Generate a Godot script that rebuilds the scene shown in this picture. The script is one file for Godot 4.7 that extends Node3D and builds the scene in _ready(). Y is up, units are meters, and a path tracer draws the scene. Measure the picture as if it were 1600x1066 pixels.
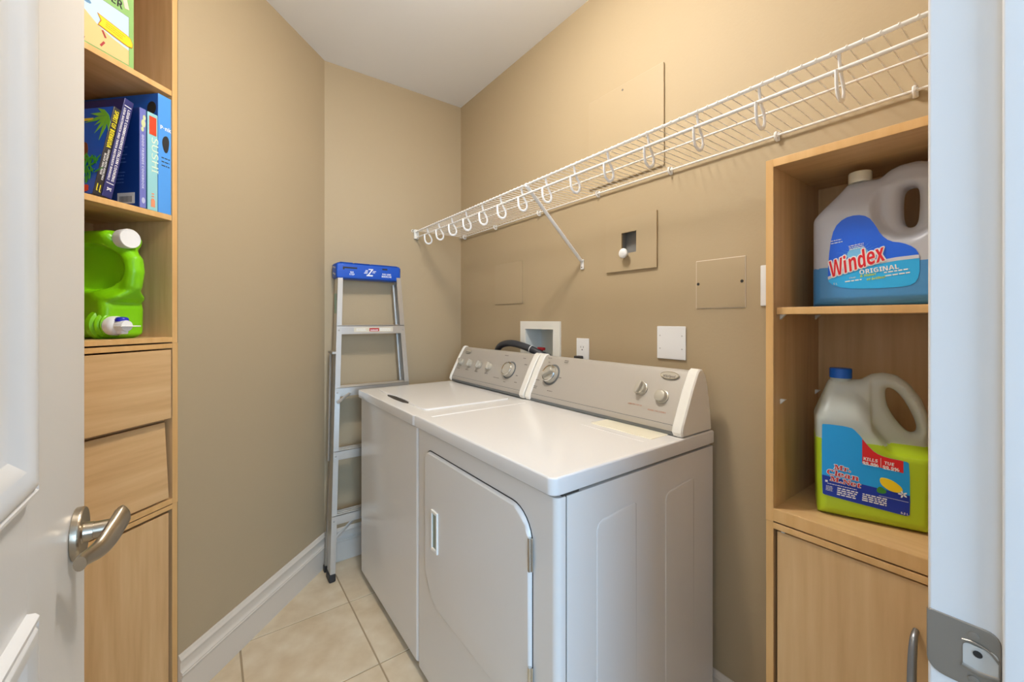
extends Node3D
# A laundry room seen from its doorway. Back wall on z = 0 (room at z > 0), short end wall on x = 0,
# a 45-degree wall on the left with a recessed shelf tower, and the door wall at x = 2.18.

const CAM := Vector3(2.256, 1.248, 1.262)
const YAW := 53.71
const FOCAL := 643.6
const LAMP_COLOR := Color(1.0, 0.98, 0.95)
const LAMP_ENERGY := 0.89
const HC := 2.569          # ceiling height
const R2 := 0.70710678
var M := {}
var names := {}

func _ready() -> void:
	# ---------- camera, sky, exposure, lights ----------
	var cam := Camera3D.new()
	cam.name = "camera"
	cam.position = CAM
	cam.rotation_degrees = Vector3(0, YAW, 0)
	var near := 0.05
	cam.keep_aspect = Camera3D.KEEP_HEIGHT
	cam.set_frustum(near * 1066.0 / FOCAL, Vector2(0, -near * 33.0 / FOCAL), near, 60.0)
	add_child(cam)
	cam.current = true
	var env := Environment.new()
	env.background_mode = Environment.BG_SKY
	var sky := Sky.new()
	var psm := ProceduralSkyMaterial.new()
	psm.sky_top_color = Color(0.45, 0.6, 0.85)
	psm.sky_horizon_color = Color(0.75, 0.82, 0.9)
	psm.ground_bottom_color = Color(0.35, 0.35, 0.33)
	psm.ground_horizon_color = Color(0.6, 0.62, 0.62)
	sky.sky_material = psm
	env.sky = sky
	env.background_energy_multiplier = 1.0
	env.tonemap_mode = Environment.TONE_MAPPER_LINEAR
	env.tonemap_exposure = 1.0
	env.sdfgi_enabled = true
	env.ssao_enabled = true
	env.ssil_enabled = true
	var we := WorldEnvironment.new()
	we.name = "world_environment"
	we.environment = env
	add_child(we)
	# daylight that enters the hall behind the doorway through its window
	var day := AreaLight3D.new()
	day.name = "hall_window_daylight"
	day.area_size = Vector2(1.9, 1.4)
	day.light_color = Color(0.70, 0.85, 1.0)
	day.light_energy = 12.5
	day.area_range = 12.0
	day.shadow_enabled = true
	day.position = Vector3(4.86, 1.5, 1.65)
	day.rotation_degrees.y = 90
	add_child(day)
	var day2 := AreaLight3D.new()
	day2.name = "hall_side_window_daylight"
	day2.area_size = Vector2(1.4, 1.4)
	day2.light_color = day.light_color
	day2.light_energy = 1.7
	day2.area_range = 12.0
	day2.shadow_enabled = true
	day2.position = Vector3(3.4, 1.5, 3.56)
	add_child(day2)
	materials()
	room()
	ceiling_light(Vector3(1.36, HC, 0.79))
	washer()
	dryer()
	right_cabinets()
	left_tower()
	wire_shelf()
	ladder()
	wall_fittings()
	jugs()
	books()

# ---------------------------------------------------------------- helpers: nodes
func numbered(parent: Node, called: String) -> String:
	var key := str(parent.get_instance_id()) + called
	var n: int = names.get(key, 0)
	names[key] = n + 1
	return called if n == 0 else "%s_%03d" % [called, n]

func thing(called: String, label: String, category: String, at := Vector3.ZERO, turn := 0.0, group := "") -> Node3D:
	var o := Node3D.new()
	o.name = numbered(self, called)
	add_child(o, true)
	o.position = at
	o.rotation_degrees.y = turn
	o.set_meta("label", label)
	o.set_meta("category", category)
	if group != "":
		o.set_meta("group", group)
	return o

func part(called: String, tris: PackedVector3Array, m: Material, parent: Node, at := Vector3.ZERO, label := "", angle := 50.0) -> MeshInstance3D:
	return part_mesh(called, solid(tris, angle), m, parent, at, label)

func part_mesh(called: String, mesh: Mesh, m: Material, parent: Node, at := Vector3.ZERO, label := "") -> MeshInstance3D:
	var o := MeshInstance3D.new()
	o.name = numbered(parent, called)
	o.mesh = mesh
	o.material_override = m
	o.position = at
	parent.add_child(o, true)
	if label != "":
		o.set_meta("label", label)
	if called in ["markings", "fine_print", "barcode", "lettering", "figures_picture", "clouds_picture", "leaves", "flowers"]:
		o.set_meta("kind", "stuff")
	return o

func struct(called: String, tris: PackedVector3Array, m: Material, label := "", category := "") -> MeshInstance3D:
	var o := part(called, tris, m, self)
	o.set_meta("kind", "structure")
	o.set_meta("label", label)
	o.set_meta("category", category)
	return o

# ---------------------------------------------------------------- helpers: shapes (triangle soups, outward counter-clockwise)
func solid(t: PackedVector3Array, angle := 50.0) -> ArrayMesh:
	var n := t.size()
	var fn := PackedVector3Array()
	fn.resize(n / 3)
	var at := {}
	var keys: Array[Vector3i] = []
	keys.resize(n)
	for i in n / 3:
		fn[i] = (t[i * 3 + 1] - t[i * 3]).cross(t[i * 3 + 2] - t[i * 3])
		for k in 3:
			var p := t[i * 3 + k] * 40000.0
			var q := Vector3i(roundi(p.x), roundi(p.y), roundi(p.z))
			keys[i * 3 + k] = q
			if at.has(q):
				at[q].append(i)
			else:
				at[q] = [i]
	var un := PackedVector3Array()
	un.resize(n / 3)
	for i in n / 3:
		un[i] = fn[i].normalized()
	var lim := cos(deg_to_rad(angle))
	var pos := PackedVector3Array()
	var nor := PackedVector3Array()
	pos.resize(n)
	nor.resize(n)
	var order := [0, 2, 1]
	for i in n / 3:
		for k in 3:
			var src: int = i * 3 + order[k]
			var s := Vector3.ZERO
			for j in at[keys[src]]:
				if un[i].dot(un[j]) >= lim:
					s += fn[j]
			pos[i * 3 + k] = t[src]
			nor[i * 3 + k] = s.normalized() if s.length_squared() > 1e-30 else Vector3.UP
	var arr := []
	arr.resize(Mesh.ARRAY_MAX)
	arr[Mesh.ARRAY_VERTEX] = pos
	arr[Mesh.ARRAY_NORMAL] = nor
	var m := ArrayMesh.new()
	m.add_surface_from_arrays(Mesh.PRIMITIVE_TRIANGLES, arr)
	return m

func xf(t: PackedVector3Array, b: Basis, o := Vector3.ZERO) -> PackedVector3Array:
	var r := PackedVector3Array()
	r.resize(t.size())
	var flip := b.determinant() < 0.0
	for i in t.size():
		var j := i
		if flip:
			j = i - i % 3 + (2 - i % 3)
		r[i] = b * t[j] + o
	return r

func mv(t: PackedVector3Array, o: Vector3) -> PackedVector3Array:
	return xf(t, Basis.IDENTITY, o)

func join(list: Array) -> PackedVector3Array:
	var r := PackedVector3Array()
	for a in list:
		r.append_array(a)
	return r

func quad(a: Vector3, b: Vector3, c: Vector3, d: Vector3) -> PackedVector3Array:
	return PackedVector3Array([a, b, c, a, c, d])

# chamfered box from corner lo to corner hi
func box(lo: Vector3, hi: Vector3, bev := 0.001) -> PackedVector3Array:
	var c := (lo + hi) * 0.5
	var h := (hi - lo) * 0.5
	var b := minf(bev, minf(h.x, minf(h.y, h.z)) * 0.95)
	var r := PackedVector3Array()
	var v := func(s: Vector3, ax: int) -> Vector3:
		var e := h - Vector3(b, b, b)
		e[ax] = h[ax]
		return s * e
	var put := func(pts: Array) -> void:
		var mid := Vector3.ZERO
		for p in pts:
			mid += p
		var nrm: Vector3 = (pts[1] - pts[0]).cross(pts[2] - pts[0])
		if nrm.dot(mid) < 0.0:
			pts.reverse()
		for k in range(1, pts.size() - 1):
			r.append(pts[0] + c)
			r.append(pts[k] + c)
			r.append(pts[k + 1] + c)
	for ax in 3:
		var a1 := (ax + 1) % 3
		var a2 := (ax + 2) % 3
		for s in [-1.0, 1.0]:
			var f := []
			for q in [[-1, -1], [1, -1], [1, 1], [-1, 1]]:
				var sg := Vector3.ZERO
				sg[ax] = s
				sg[a1] = q[0]
				sg[a2] = q[1]
				f.append(v.call(sg, ax))
			put.call(f)
			if b > 0.0:
				for s2 in [-1.0, 1.0]:
					var e := []
					for q in [[-1, ax], [1, ax], [1, a1], [-1, a1]]:
						var sg := Vector3.ZERO
						sg[ax] = s
						sg[a1] = s2
						sg[a2] = q[0]
						e.append(v.call(sg, q[1]))
					put.call(e)
	if b > 0.0:
		for i in 8:
			var sg := Vector3(1 if i & 1 else -1, 1 if i & 2 else -1, 1 if i & 4 else -1)
			put.call([v.call(sg, 0), v.call(sg, 1), v.call(sg, 2)])
	return r

func rrect(x0: float, y0: float, x1: float, y1: float, rad: Array, seg := 6) -> PackedVector2Array:
	# radii: bottom-left, bottom-right, top-right, top-left; counter-clockwise
	var p := PackedVector2Array()
	var cs := [Vector2(x0 + rad[0], y0 + rad[0]), Vector2(x1 - rad[1], y0 + rad[1]), Vector2(x1 - rad[2], y1 - rad[2]), Vector2(x0 + rad[3], y1 - rad[3])]
	for k in 4:
		var a0 := PI + k * PI / 2
		if rad[k] <= 0.0:
			p.append(cs[k])
			continue
		for i in seg + 1:
			var a := a0 + PI / 2 * i / seg
			p.append(cs[k] + Vector2(cos(a), sin(a)) * rad[k])
	return p

func ellipse(rx: float, ry: float, seg := 24, c := Vector2.ZERO) -> PackedVector2Array:
	var p := PackedVector2Array()
	for i in seg:
		p.append(c + Vector2(cos(TAU * i / seg) * rx, sin(TAU * i / seg) * ry))
	return p

func inset(p: PackedVector2Array, d: float) -> PackedVector2Array:
	var r := PackedVector2Array()
	var n := p.size()
	for i in n:
		var e0 := (p[i] - p[(i + n - 1) % n]).normalized()
		var e1 := (p[(i + 1) % n] - p[i]).normalized()
		var n0 := Vector2(-e0.y, e0.x)
		var n1 := Vector2(-e1.y, e1.x)
		var m := n0 + n1
		var k := m.length_squared()
		r.append(p[i] + (m * (2.0 * d / k) if k > 0.3 else n0 * d))
	return r

# extrude a counter-clockwise outline in xy from z0 to z1, edges chamfered by bev (front and, unless one, back)
func extrude(p: PackedVector2Array, z0: float, z1: float, bev := 0.0, one := false) -> PackedVector3Array:
	var out := PackedVector3Array()
	var rings := []
	var ip := inset(p, bev) if bev > 0.0 else p
	if bev > 0.0 and not one:
		rings.append([ip, z0])
		rings.append([p, z0 + bev])
	else:
		rings.append([p, z0])
	if bev > 0.0:
		rings.append([p, z1 - bev])
	rings.append([ip, z1])
	var n := p.size()
	for k in rings.size() - 1:
		var a: PackedVector2Array = rings[k][0]
		var b: PackedVector2Array = rings[k + 1][0]
		for i in n:
			var j := (i + 1) % n
			out.append_array(quad(Vector3(a[i].x, a[i].y, rings[k][1]), Vector3(a[j].x, a[j].y, rings[k][1]), Vector3(b[j].x, b[j].y, rings[k + 1][1]), Vector3(b[i].x, b[i].y, rings[k + 1][1])))
	var first: PackedVector2Array = rings[0][0]
	var last: PackedVector2Array = rings[-1][0]
	var t1 := Geometry2D.triangulate_polygon(last)
	for i in range(0, t1.size(), 3):
		var a := last[t1[i]]
		var b := last[t1[i + 1]]
		var c := last[t1[i + 2]]
		var w := (b - a).cross(c - a)
		if w < 0.0:
			var q := b
			b = c
			c = q
		out.append_array([Vector3(a.x, a.y, z1), Vector3(b.x, b.y, z1), Vector3(c.x, c.y, z1)])
	var t0 := Geometry2D.triangulate_polygon(first)
	for i in range(0, t0.size(), 3):
		var a := first[t0[i]]
		var b := first[t0[i + 1]]
		var c := first[t0[i + 2]]
		if (b - a).cross(c - a) > 0.0:
			var q := b
			b = c
			c = q
		out.append_array([Vector3(a.x, a.y, z0), Vector3(b.x, b.y, z0), Vector3(c.x, c.y, z0)])
	return out

# lathe around +z: profile of Vector2(radius, z), z rising
func lathe(pr: Array, seg := 20) -> PackedVector3Array:
	var out := PackedVector3Array()
	for k in pr.size() - 1:
		for i in seg:
			var a := TAU * i / seg
			var b := TAU * (i + 1) / seg
			var p: Vector2 = pr[k]
			var q: Vector2 = pr[k + 1]
			var v0 := Vector3(cos(a) * p.x, sin(a) * p.x, p.y)
			var v1 := Vector3(cos(b) * p.x, sin(b) * p.x, p.y)
			var v2 := Vector3(cos(b) * q.x, sin(b) * q.x, q.y)
			var v3 := Vector3(cos(a) * q.x, sin(a) * q.x, q.y)
			if p.x > 1e-6:
				out.append_array([v0, v1, v2])
			if q.x > 1e-6:
				out.append_array([v0, v2, v3])
	return out

# sweep an ellipse (half sizes per point: x across, y along "up") along points
func sweep(pts: Array, size: Array, up := Vector3.UP, seg := 8) -> PackedVector3Array:
	var out := PackedVector3Array()
	var rings := []
	for i in pts.size():
		var a: Vector3 = pts[maxi(i - 1, 0)]
		var b: Vector3 = pts[mini(i + 1, pts.size() - 1)]
		var f := (b - a).normalized()
		var s := f.cross(up)
		if s.length() < 1e-4:
			s = f.cross(Vector3(0.3, 0.1, 1.0))
		s = s.normalized()
		var u := s.cross(f).normalized()
		var sz: Vector2 = size[mini(i, size.size() - 1)]
		var ring := []
		for k in seg:
			var an := TAU * k / seg
			ring.append(pts[i] + s * cos(an) * sz.x + u * sin(an) * sz.y)
		rings.append(ring)
	for i in pts.size() - 1:
		for k in seg:
			var j := (k + 1) % seg
			out.append_array(quad(rings[i][k], rings[i + 1][k], rings[i + 1][j], rings[i][j]))
	for k in range(1, seg - 1):
		out.append_array([rings[0][0], rings[0][k], rings[0][k + 1]])
		var l = rings[-1]
		out.append_array([l[0], l[k + 1], l[k]])
	# outward check: make the soup positive in volume
	var vol := 0.0
	for i in range(0, out.size(), 3):
		vol += out[i].dot(out[i + 1].cross(out[i + 2])) if i < 0 else (out[i] - out[0]).dot((out[i + 1] - out[0]).cross(out[i + 2] - out[0]))
	if vol < 0.0:
		for i in range(0, out.size(), 3):
			var q := out[i + 1]
			out[i + 1] = out[i + 2]
			out[i + 2] = q
	return out

func rod(a: Vector3, b: Vector3, r: float, seg := 8) -> PackedVector3Array:
	return sweep([a, b], [Vector2(r, r)], Vector3.UP, seg)

func tube(pts: Array, r: float, seg := 8, up := Vector3.UP) -> PackedVector3Array:
	return sweep(pts, [Vector2(r, r)], up, seg)

func curve(pts: Array, sub := 6) -> Array:
	var r := []
	for i in pts.size() - 1:
		var p0: Vector3 = pts[maxi(i - 1, 0)]
		var p3: Vector3 = pts[mini(i + 2, pts.size() - 1)]
		for k in sub:
			r.append((pts[i] as Vector3).cubic_interpolate(pts[i + 1], p0, p3, float(k) / sub))
	r.append(pts[-1])
	return r

# a basis whose z axis is n
func facing(n: Vector3, up := Vector3.UP) -> Basis:
	var z := n.normalized()
	var x := up.cross(z)
	if x.length() < 1e-4:
		x = Vector3.RIGHT
	x = x.normalized()
	return Basis(x, z.cross(x), z)

const RX := Basis(Vector3(0, 0, -1), Vector3(0, 1, 0), Vector3(1, 0, 0))   # xy outline drawn as (-z, y), extruded along +x
const RY := Basis(Vector3(1, 0, 0), Vector3(0, 0, -1), Vector3(0, 1, 0))   # xy outline drawn as (x, -z), extruded along +y

# lettering as a soup: cap height h, centred on the origin, facing +z
func text(s: String, h: float, weight := 700, serif := false, width := 0.0, depth := 0.0003) -> PackedVector3Array:
	var tm := TextMesh.new()
	var f := SystemFont.new()
	f.font_names = PackedStringArray(["Droid Serif" if serif else "Droid Sans"])
	f.font_weight = weight
	tm.font = f
	tm.text = s
	tm.font_size = 24
	tm.curve_step = 3.0
	tm.pixel_size = h / (24.0 * 0.714)
	tm.depth = depth
	var t := tm.get_faces()
	var r := PackedVector3Array()
	r.resize(t.size())
	var ab := tm.get_aabb()
	var k := width / ab.size.x if width > 0.0 and ab.size.x > 0.0 else 1.0
	var cx := ab.position.x + ab.size.x * 0.5
	for i in range(0, t.size(), 3):
		r[i] = Vector3((t[i].x - cx) * k, t[i].y, t[i].z)
		r[i + 1] = Vector3((t[i + 2].x - cx) * k, t[i + 2].y, t[i + 2].z)
		r[i + 2] = Vector3((t[i + 1].x - cx) * k, t[i + 1].y, t[i + 1].z)
	return r

# rows of fine print too small to read: broken dashes
func print_rows(w: float, rows: int, pitch: float, h: float, sd: int) -> PackedVector3Array:
	var rng := RandomNumberGenerator.new()
	rng.seed = sd
	var out := PackedVector3Array()
	for i in rows:
		var x := -w * 0.5
		var y := -i * pitch
		var stop := w * 0.5 * rng.randf_range(0.7, 1.0)
		while x < stop:
			var l := rng.randf_range(1.2, 4.0) * h
			out.append_array(box(Vector3(x, y - h * 0.5, 0), Vector3(minf(x + l, stop), y + h * 0.5, 0.0003), 0.0))
			x += l + h * 0.7
	return out

func shape_at(t: PackedVector3Array, x: float, y: float, z: float, deg := 0.0, shear := 0.0) -> PackedVector3Array:
	return xf(t, Basis(Vector3(0, 0, 1), deg_to_rad(deg)) * Basis(Vector3(1, 0, 0), Vector3(shear, 1, 0), Vector3(0, 0, 1)), Vector3(x, y, z))

# ---------------------------------------------------------------- materials
func mat(c: Color, rough := 0.5, metal := 0.0, spec := 0.5) -> StandardMaterial3D:
	var m := StandardMaterial3D.new()
	m.albedo_color = c
	m.roughness = rough
	m.metallic = metal
	m.metallic_specular = spec
	return m

func noise_tex(freq: float, sd: int, octaves := 4, ramp: Array = [], size := 512, normal := 0.0) -> NoiseTexture2D:
	var n := FastNoiseLite.new()
	n.noise_type = FastNoiseLite.TYPE_SIMPLEX_SMOOTH
	n.frequency = freq
	n.fractal_octaves = octaves
	n.seed = sd
	var t := NoiseTexture2D.new()
	t.width = size
	t.height = size
	t.seamless = true
	t.noise = n
	if ramp.size() > 0:
		var g := Gradient.new()
		g.offsets = PackedFloat32Array(ramp[0])
		g.colors = PackedColorArray(ramp[1])
		t.color_ramp = g
	if normal > 0.0:
		t.as_normal_map = true
		t.bump_strength = normal
	return t

func tri(m: StandardMaterial3D, scale: Vector3, world := false, off := Vector3.ZERO) -> StandardMaterial3D:
	m.uv1_triplanar = true
	m.uv1_world_triplanar = world
	m.uv1_scale = scale
	m.uv1_offset = off
	m.uv1_triplanar_sharpness = 8.0
	return m

func materials() -> void:
	var paint_n := noise_tex(0.05, 3, 3, [], 512, 2.0)
	M.wall = mat(Color8(178, 159, 128), 0.62, 0.0, 0.35)
	M.wall.normal_enabled = true
	M.wall.normal_texture = paint_n
	M.wall.normal_scale = 0.12
	tri(M.wall, Vector3(3, 3, 3), true)
	M.panel_paint = mat(Color8(178, 159, 128), 0.5, 0.0, 0.4)
	M.ceiling = mat(Color8(238, 240, 244), 0.8, 0.0, 0.3)
	M.trim = mat(Color8(226, 224, 221), 0.32)
	M.base = mat(Color8(220, 208, 192), 0.4)
	M.door_paint = mat(Color8(228, 226, 223), 0.3)
	M.hall_wall = mat(Color8(215, 212, 205), 0.7)
	M.hall_floor = mat(Color8(150, 120, 88), 0.4)
	M.grout = mat(Color8(168, 148, 118), 0.9)
	for k in 3:
		var tile := mat(Color.WHITE, 0.32)
		tile.albedo_texture = noise_tex(0.008, 40 + k, 5, [[0.0, 0.45, 0.75, 1.0], [Color8(206, 184, 150), Color8(216, 197, 166), Color8(222, 205, 176), Color8(228, 214, 188)]])
		tri(tile, Vector3(1.7, 1.7, 1.7), true, Vector3(0.21 * k, 0, 0.37 * k))
		M["tile%d" % k] = tile
	var ramp := [[0.0, 0.4, 0.6, 1.0], [Color8(202, 161, 110), Color8(212, 172, 121), Color8(215, 176, 125), Color8(222, 185, 135)]]
	M.wood = mat(Color.WHITE, 0.42)
	M.wood.albedo_texture = noise_tex(0.012, 7, 5, ramp)
	tri(M.wood, Vector3(5.0, 0.35, 5.0))
	M.wood_flat = mat(Color.WHITE, 0.42)                      # grain running across
	M.wood_flat.albedo_texture = M.wood.albedo_texture
	tri(M.wood_flat, Vector3(0.35, 5.0, 5.0))
	M.wood_edge = mat(Color.WHITE, 0.4)
	M.wood_edge.albedo_texture = noise_tex(0.012, 9, 4, [[0.0, 1.0], [Color8(214, 166, 103), Color8(226, 182, 122)]])
	tri(M.wood_edge, Vector3(5, 0.5, 5))
	M.enamel = mat(Color8(228, 226, 223), 0.16)
	M.enamel_side = mat(Color8(228, 225, 220), 0.2)
	M.plastic = mat(Color8(236, 233, 224), 0.3)
	M.plastic_white = mat(Color8(238, 238, 238), 0.35)
	M.wire = mat(Color8(240, 238, 234), 0.35)
	M.console = mat(Color8(190, 184, 175), 0.4, 0.3)
	M.console_low = mat(Color8(120, 124, 126), 0.35, 0.4)
	M.knob = mat(Color8(188, 182, 168), 0.32, 0.25)
	M.chrome = mat(Color8(210, 208, 202), 0.12, 1.0)
	M.dark = mat(Color8(38, 36, 34), 0.6)
	M.gap = mat(Color8(60, 56, 50), 0.8)
	M.ink = mat(Color8(112, 104, 96), 0.6)
	M.nickel = mat(Color8(176, 164, 146), 0.3, 1.0)
	M.strike = mat(Color8(150, 143, 133), 0.36, 0.6)
	M.alu = mat(Color8(204, 199, 190), 0.36, 0.8)
	M.alu_dull = mat(Color8(182, 177, 168), 0.45, 0.75)
	M.blue_cap = mat(Color8(12, 78, 182), 0.4)
	M.rubber = mat(Color8(44, 42, 42), 0.6)
	M.white_ink = mat(Color8(240, 240, 240), 0.5)
	M.recess = mat(Color8(150, 148, 144), 0.5, 0.1)
	M.cream = mat(Color8(238, 232, 210), 0.3)

# ---------------------------------------------------------------- the room
# a straight wall from a to b (floor points), its thickness to the right-hand side when walking a to b with y up (outward)
func wall_run(a: Vector2, b: Vector2, y0: float, y1: float, th: float, ext0 := 0.0, ext1 := 0.0) -> PackedVector3Array:
	var d := (b - a).normalized()
	var o := Vector2(-d.y, d.x) * th
	var p := a - d * ext0
	var q := b + d * ext1
	return xf(extrude_ccw(PackedVector2Array([p, q, q + o, p + o]), y0, y1), Basis.IDENTITY)

# extrude a floor-plan outline (x, z) from y0 to y1
func extrude_ccw(p: PackedVector2Array, y0: float, y1: float, bev := 0.0, one := false) -> PackedVector3Array:
	var q := PackedVector2Array()
	for v in p:
		q.append(Vector2(v.x, -v.y))
	if Geometry2D.is_polygon_clockwise(q):
		# is_polygon_clockwise judges with y down
		pass
	var area := 0.0
	for i in q.size():
		area += q[i].cross(q[(i + 1) % q.size()])
	if area < 0.0:
		q.reverse()
	return xf(extrude(q, y0, y1, bev, one), RY)

func lw(s: float, n := 0.0) -> Vector2:      # left wall: distance along it, distance into the room
	return Vector2(s * R2 + n * R2, 0.79 + s * R2 - n * R2)

func lw3(s: float, y: float, n := 0.0) -> Vector3:
	var p := lw(s, n)
	return Vector3(p.x, y, p.y)

# a wall slab (x0..x1, y0..y1, z0..z1) with rectangular holes [x0, y0, x1, y1]
func holed(x0: float, x1: float, y0: float, y1: float, z0: float, z1: float, holes: Array) -> PackedVector3Array:
	var xs := [x0, x1]
	var ys := [y0, y1]
	for h in holes:
		xs += [h[0], h[2]]
		ys += [h[1], h[3]]
	xs.sort()
	ys.sort()
	var out := PackedVector3Array()
	for i in xs.size() - 1:
		for j in ys.size() - 1:
			if xs[i + 1] - xs[i] < 1e-6 or ys[j + 1] - ys[j] < 1e-6:
				continue
			var c := Vector2((xs[i] + xs[i + 1]) * 0.5, (ys[j] + ys[j + 1]) * 0.5)
			var inside := false
			for h in holes:
				inside = inside or (c.x > h[0] and c.x < h[2] and c.y > h[1] and c.y < h[3])
			if not inside:
				out.append_array(box(Vector3(xs[i], ys[j], z0), Vector3(xs[i + 1], ys[j + 1], z1), 0.0))
	return out

const BASE := [[0.0, 0.0], [0.0, 0.014], [0.096, 0.0145], [0.099, 0.017], [0.103, 0.0185], [0.106, 0.0175], [0.1075, 0.015], [0.1105, 0.0165], [0.113, 0.0150], [0.116, 0.0105], [0.124, 0.0088], [0.143, 0.0095], [0.149, 0.0125], [0.153, 0.0120], [0.156, 0.0080], [0.163, 0.0065], [0.168, 0.003], [0.168, 0.0]]

# baseboard profile (height, thickness) run from a to b along a wall whose room side is given by n
func base_run(a: Vector2, b: Vector2, n: Vector2) -> PackedVector3Array:
	var d := b - a
	var p := PackedVector2Array()
	for v in BASE:
		p.append(Vector2(v[1], v[0]))
	var t := extrude(p, 0.0, d.length())
	var fw := Vector3(d.x, 0, d.y).normalized()
	return xf(t, Basis(Vector3(n.x, 0, n.y), Vector3.UP, fw), Vector3(a.x, 0.0, a.y))

func room() -> void:
	var B := lw(0)
	var Cc := lw(0.7833)
	var D := lw(0.7833, -0.325)
	var E := lw(1.20, -0.325)
	var G := lw(1.20)
	var Hh := Vector2(2.18, G.y)
	# floor: a slab of grout with the tiles laid on it
	var plan := PackedVector2Array([Vector2(0, 0), B, Cc, D, E, G, Hh, Vector2(2.18, 0)])
	var fl := struct("floor", box(Vector3(-0.3, -0.12, -0.3), Vector3(2.30, -0.003, 2.3), 0.0), M.grout, "tan grouted floor of cream ceramic tiles in the laundry room", "floor")
	var tp := 0.4045
	for i in range(-1, 6):
		for j in range(-1, 6):
			var x0 := 0.3615 + (i - 1) * tp + 0.003
			var z0 := 0.764 + (j - 2) * tp + 0.003
			var x1 := x0 + tp - 0.006
			var z1 := z0 + tp - 0.006
			var cell := PackedVector2Array([Vector2(x0, z0), Vector2(x1, z0), Vector2(x1, z1), Vector2(x0, z1)])
			for piece in Geometry2D.intersect_polygons(cell, plan):
				if piece.size() >= 3:
					part("tile", extrude_ccw(piece, -0.006, 0.0, 0.0012, true), M["tile%d" % ((i * 5 + j * 3 + 30) % 3)], fl)
	struct("ceiling", box(Vector3(-0.3, HC, -0.3), Vector3(2.30, HC + 0.12, 2.3), 0.0), M.ceiling, "plain white ceiling above the laundry room", "ceiling")
	var wb := struct("wall_back", holed(-0.12, 2.30, -0.12, HC + 0.1, -0.14, 0.0, [[0.652, 1.03, 0.865, 1.207], [1.235, 1.478, 1.327, 1.586]]), M.wall, "beige painted wall behind the washer and dryer", "wall")
	part("wall_liner", box(Vector3(0.5, 0.9, -0.19), Vector3(1.5, 1.7, -0.141), 0.0), M.gap, wb)
	struct("wall_end", box(Vector3(-0.12, -0.12, 0.0), Vector3(0.0, HC + 0.1, 0.9), 0.0), M.wall, "narrow beige wall the stepladder leans on", "wall")
	struct("wall_left", xf(extrude(PackedVector2Array([Vector2(-0.05, 0), Vector2(0.7833, 0), Vector2(0.7833, 0.14), Vector2(-0.05, 0.14)]), -0.12, HC + 0.1), Basis(Vector3(R2, 0, R2), Vector3(-R2, 0, R2), Vector3(0, -1, 0)), Vector3(0, HC - 0.02, 0.79)), M.wall, "angled beige wall between stepladder and tall shelf tower", "wall")
	struct("wall_alcove_side", wall_run(Cc, D, -0.12, HC + 0.1, 0.1, -0.14, 0.1), M.wall, "side of the alcove behind the shelf tower", "wall")
	struct("wall_alcove_back", wall_run(D, E, -0.12, HC + 0.1, 0.1, 0.0, 0.1), M.wall, "back of the alcove behind the shelf tower", "wall")
	struct("wall_alcove_end", wall_run(E, G, -0.12, HC + 0.1, 0.1, 0.0, 0.0), M.wall, "far side of the alcove behind the shelf tower", "wall")
	struct("wall_front", box(Vector3(G.x, -0.12, G.y), Vector3(2.30, HC + 0.1, G.y + 0.12), 0.0), M.wall, "beige wall behind the open door", "wall")
	# door wall at x = 2.18..2.30 with the opening z 0.71..1.44
	struct("wall_right", join([box(Vector3(2.18, -0.12, 0.0), Vector3(2.30, HC + 0.1, 0.69), 0.0), box(Vector3(2.18, -0.12, 1.465), Vector3(2.30, HC + 0.1, G.y), 0.0), box(Vector3(2.18, 2.09, 0.69), Vector3(2.30, HC + 0.1, 1.465), 0.0)]), M.wall, "wall with the doorway, right of the tall cabinet", "wall")
	# door lining (jamb) with its stop, and the strike plate let into it
	var jl := join([box(Vector3(2.174, 0, 0.69), Vector3(2.31, 2.09, 0.71), 0.0025), box(Vector3(2.174, 0, 1.445), Vector3(2.31, 2.09, 1.465), 0.0025), box(Vector3(2.174, 2.07, 0.71), Vector3(2.31, 2.09, 1.445), 0.002),
		box(Vector3(2.2205, 0, 0.71), Vector3(2.256, 2.07, 0.721), 0.002), box(Vector3(2.2205, 0, 1.434), Vector3(2.256, 2.07, 1.445), 0.002), box(Vector3(2.2205, 2.058, 0.721), Vector3(2.256, 2.07, 1.434), 0.002)])
	var jamb := struct("trim_1", jl, M.trim, "white door jamb with metal strike plate at right edge", "door frame")
	var sp := part("strike_plate", strike(), M.strike, jamb, Vector3(0, 0, 0), "brushed steel strike plate with curved lip")
	part("screw", xf(lathe([Vector2(0.0035, 0), Vector2(0.0035, 0.0008), Vector2(0.0015, 0.0012), Vector2(0, 0.0006)], 12), Basis.IDENTITY, Vector3(2.2035, 0.9655, 0.7118)), M.strike, sp)
	part("screw", xf(lathe([Vector2(0.0035, 0), Vector2(0.0035, 0.0008), Vector2(0.0015, 0.0012), Vector2(0, 0.0006)], 12), Basis.IDENTITY, Vector3(2.2035, 0.9265, 0.7118)), M.strike, sp)
	part("latch_pocket", xf(extrude(rrect(-0.0105, -0.0115, 0.0105, 0.0115, [0.004, 0.004, 0.004, 0.004], 4), -0.0005, 0.0), Basis.IDENTITY, Vector3(2.2075, 0.946, 0.7125)), mat(Color8(196, 192, 184), 0.4), sp, Vector3.ZERO, "pale plastic pocket for the latch")
	part("latch_hole", xf(lathe([Vector2(0.003, 0), Vector2(0.003, 0.0004), Vector2(0, 0.0004)], 12), Basis.IDENTITY, Vector3(2.206, 0.951, 0.7126)), M.dark, sp)
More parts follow.
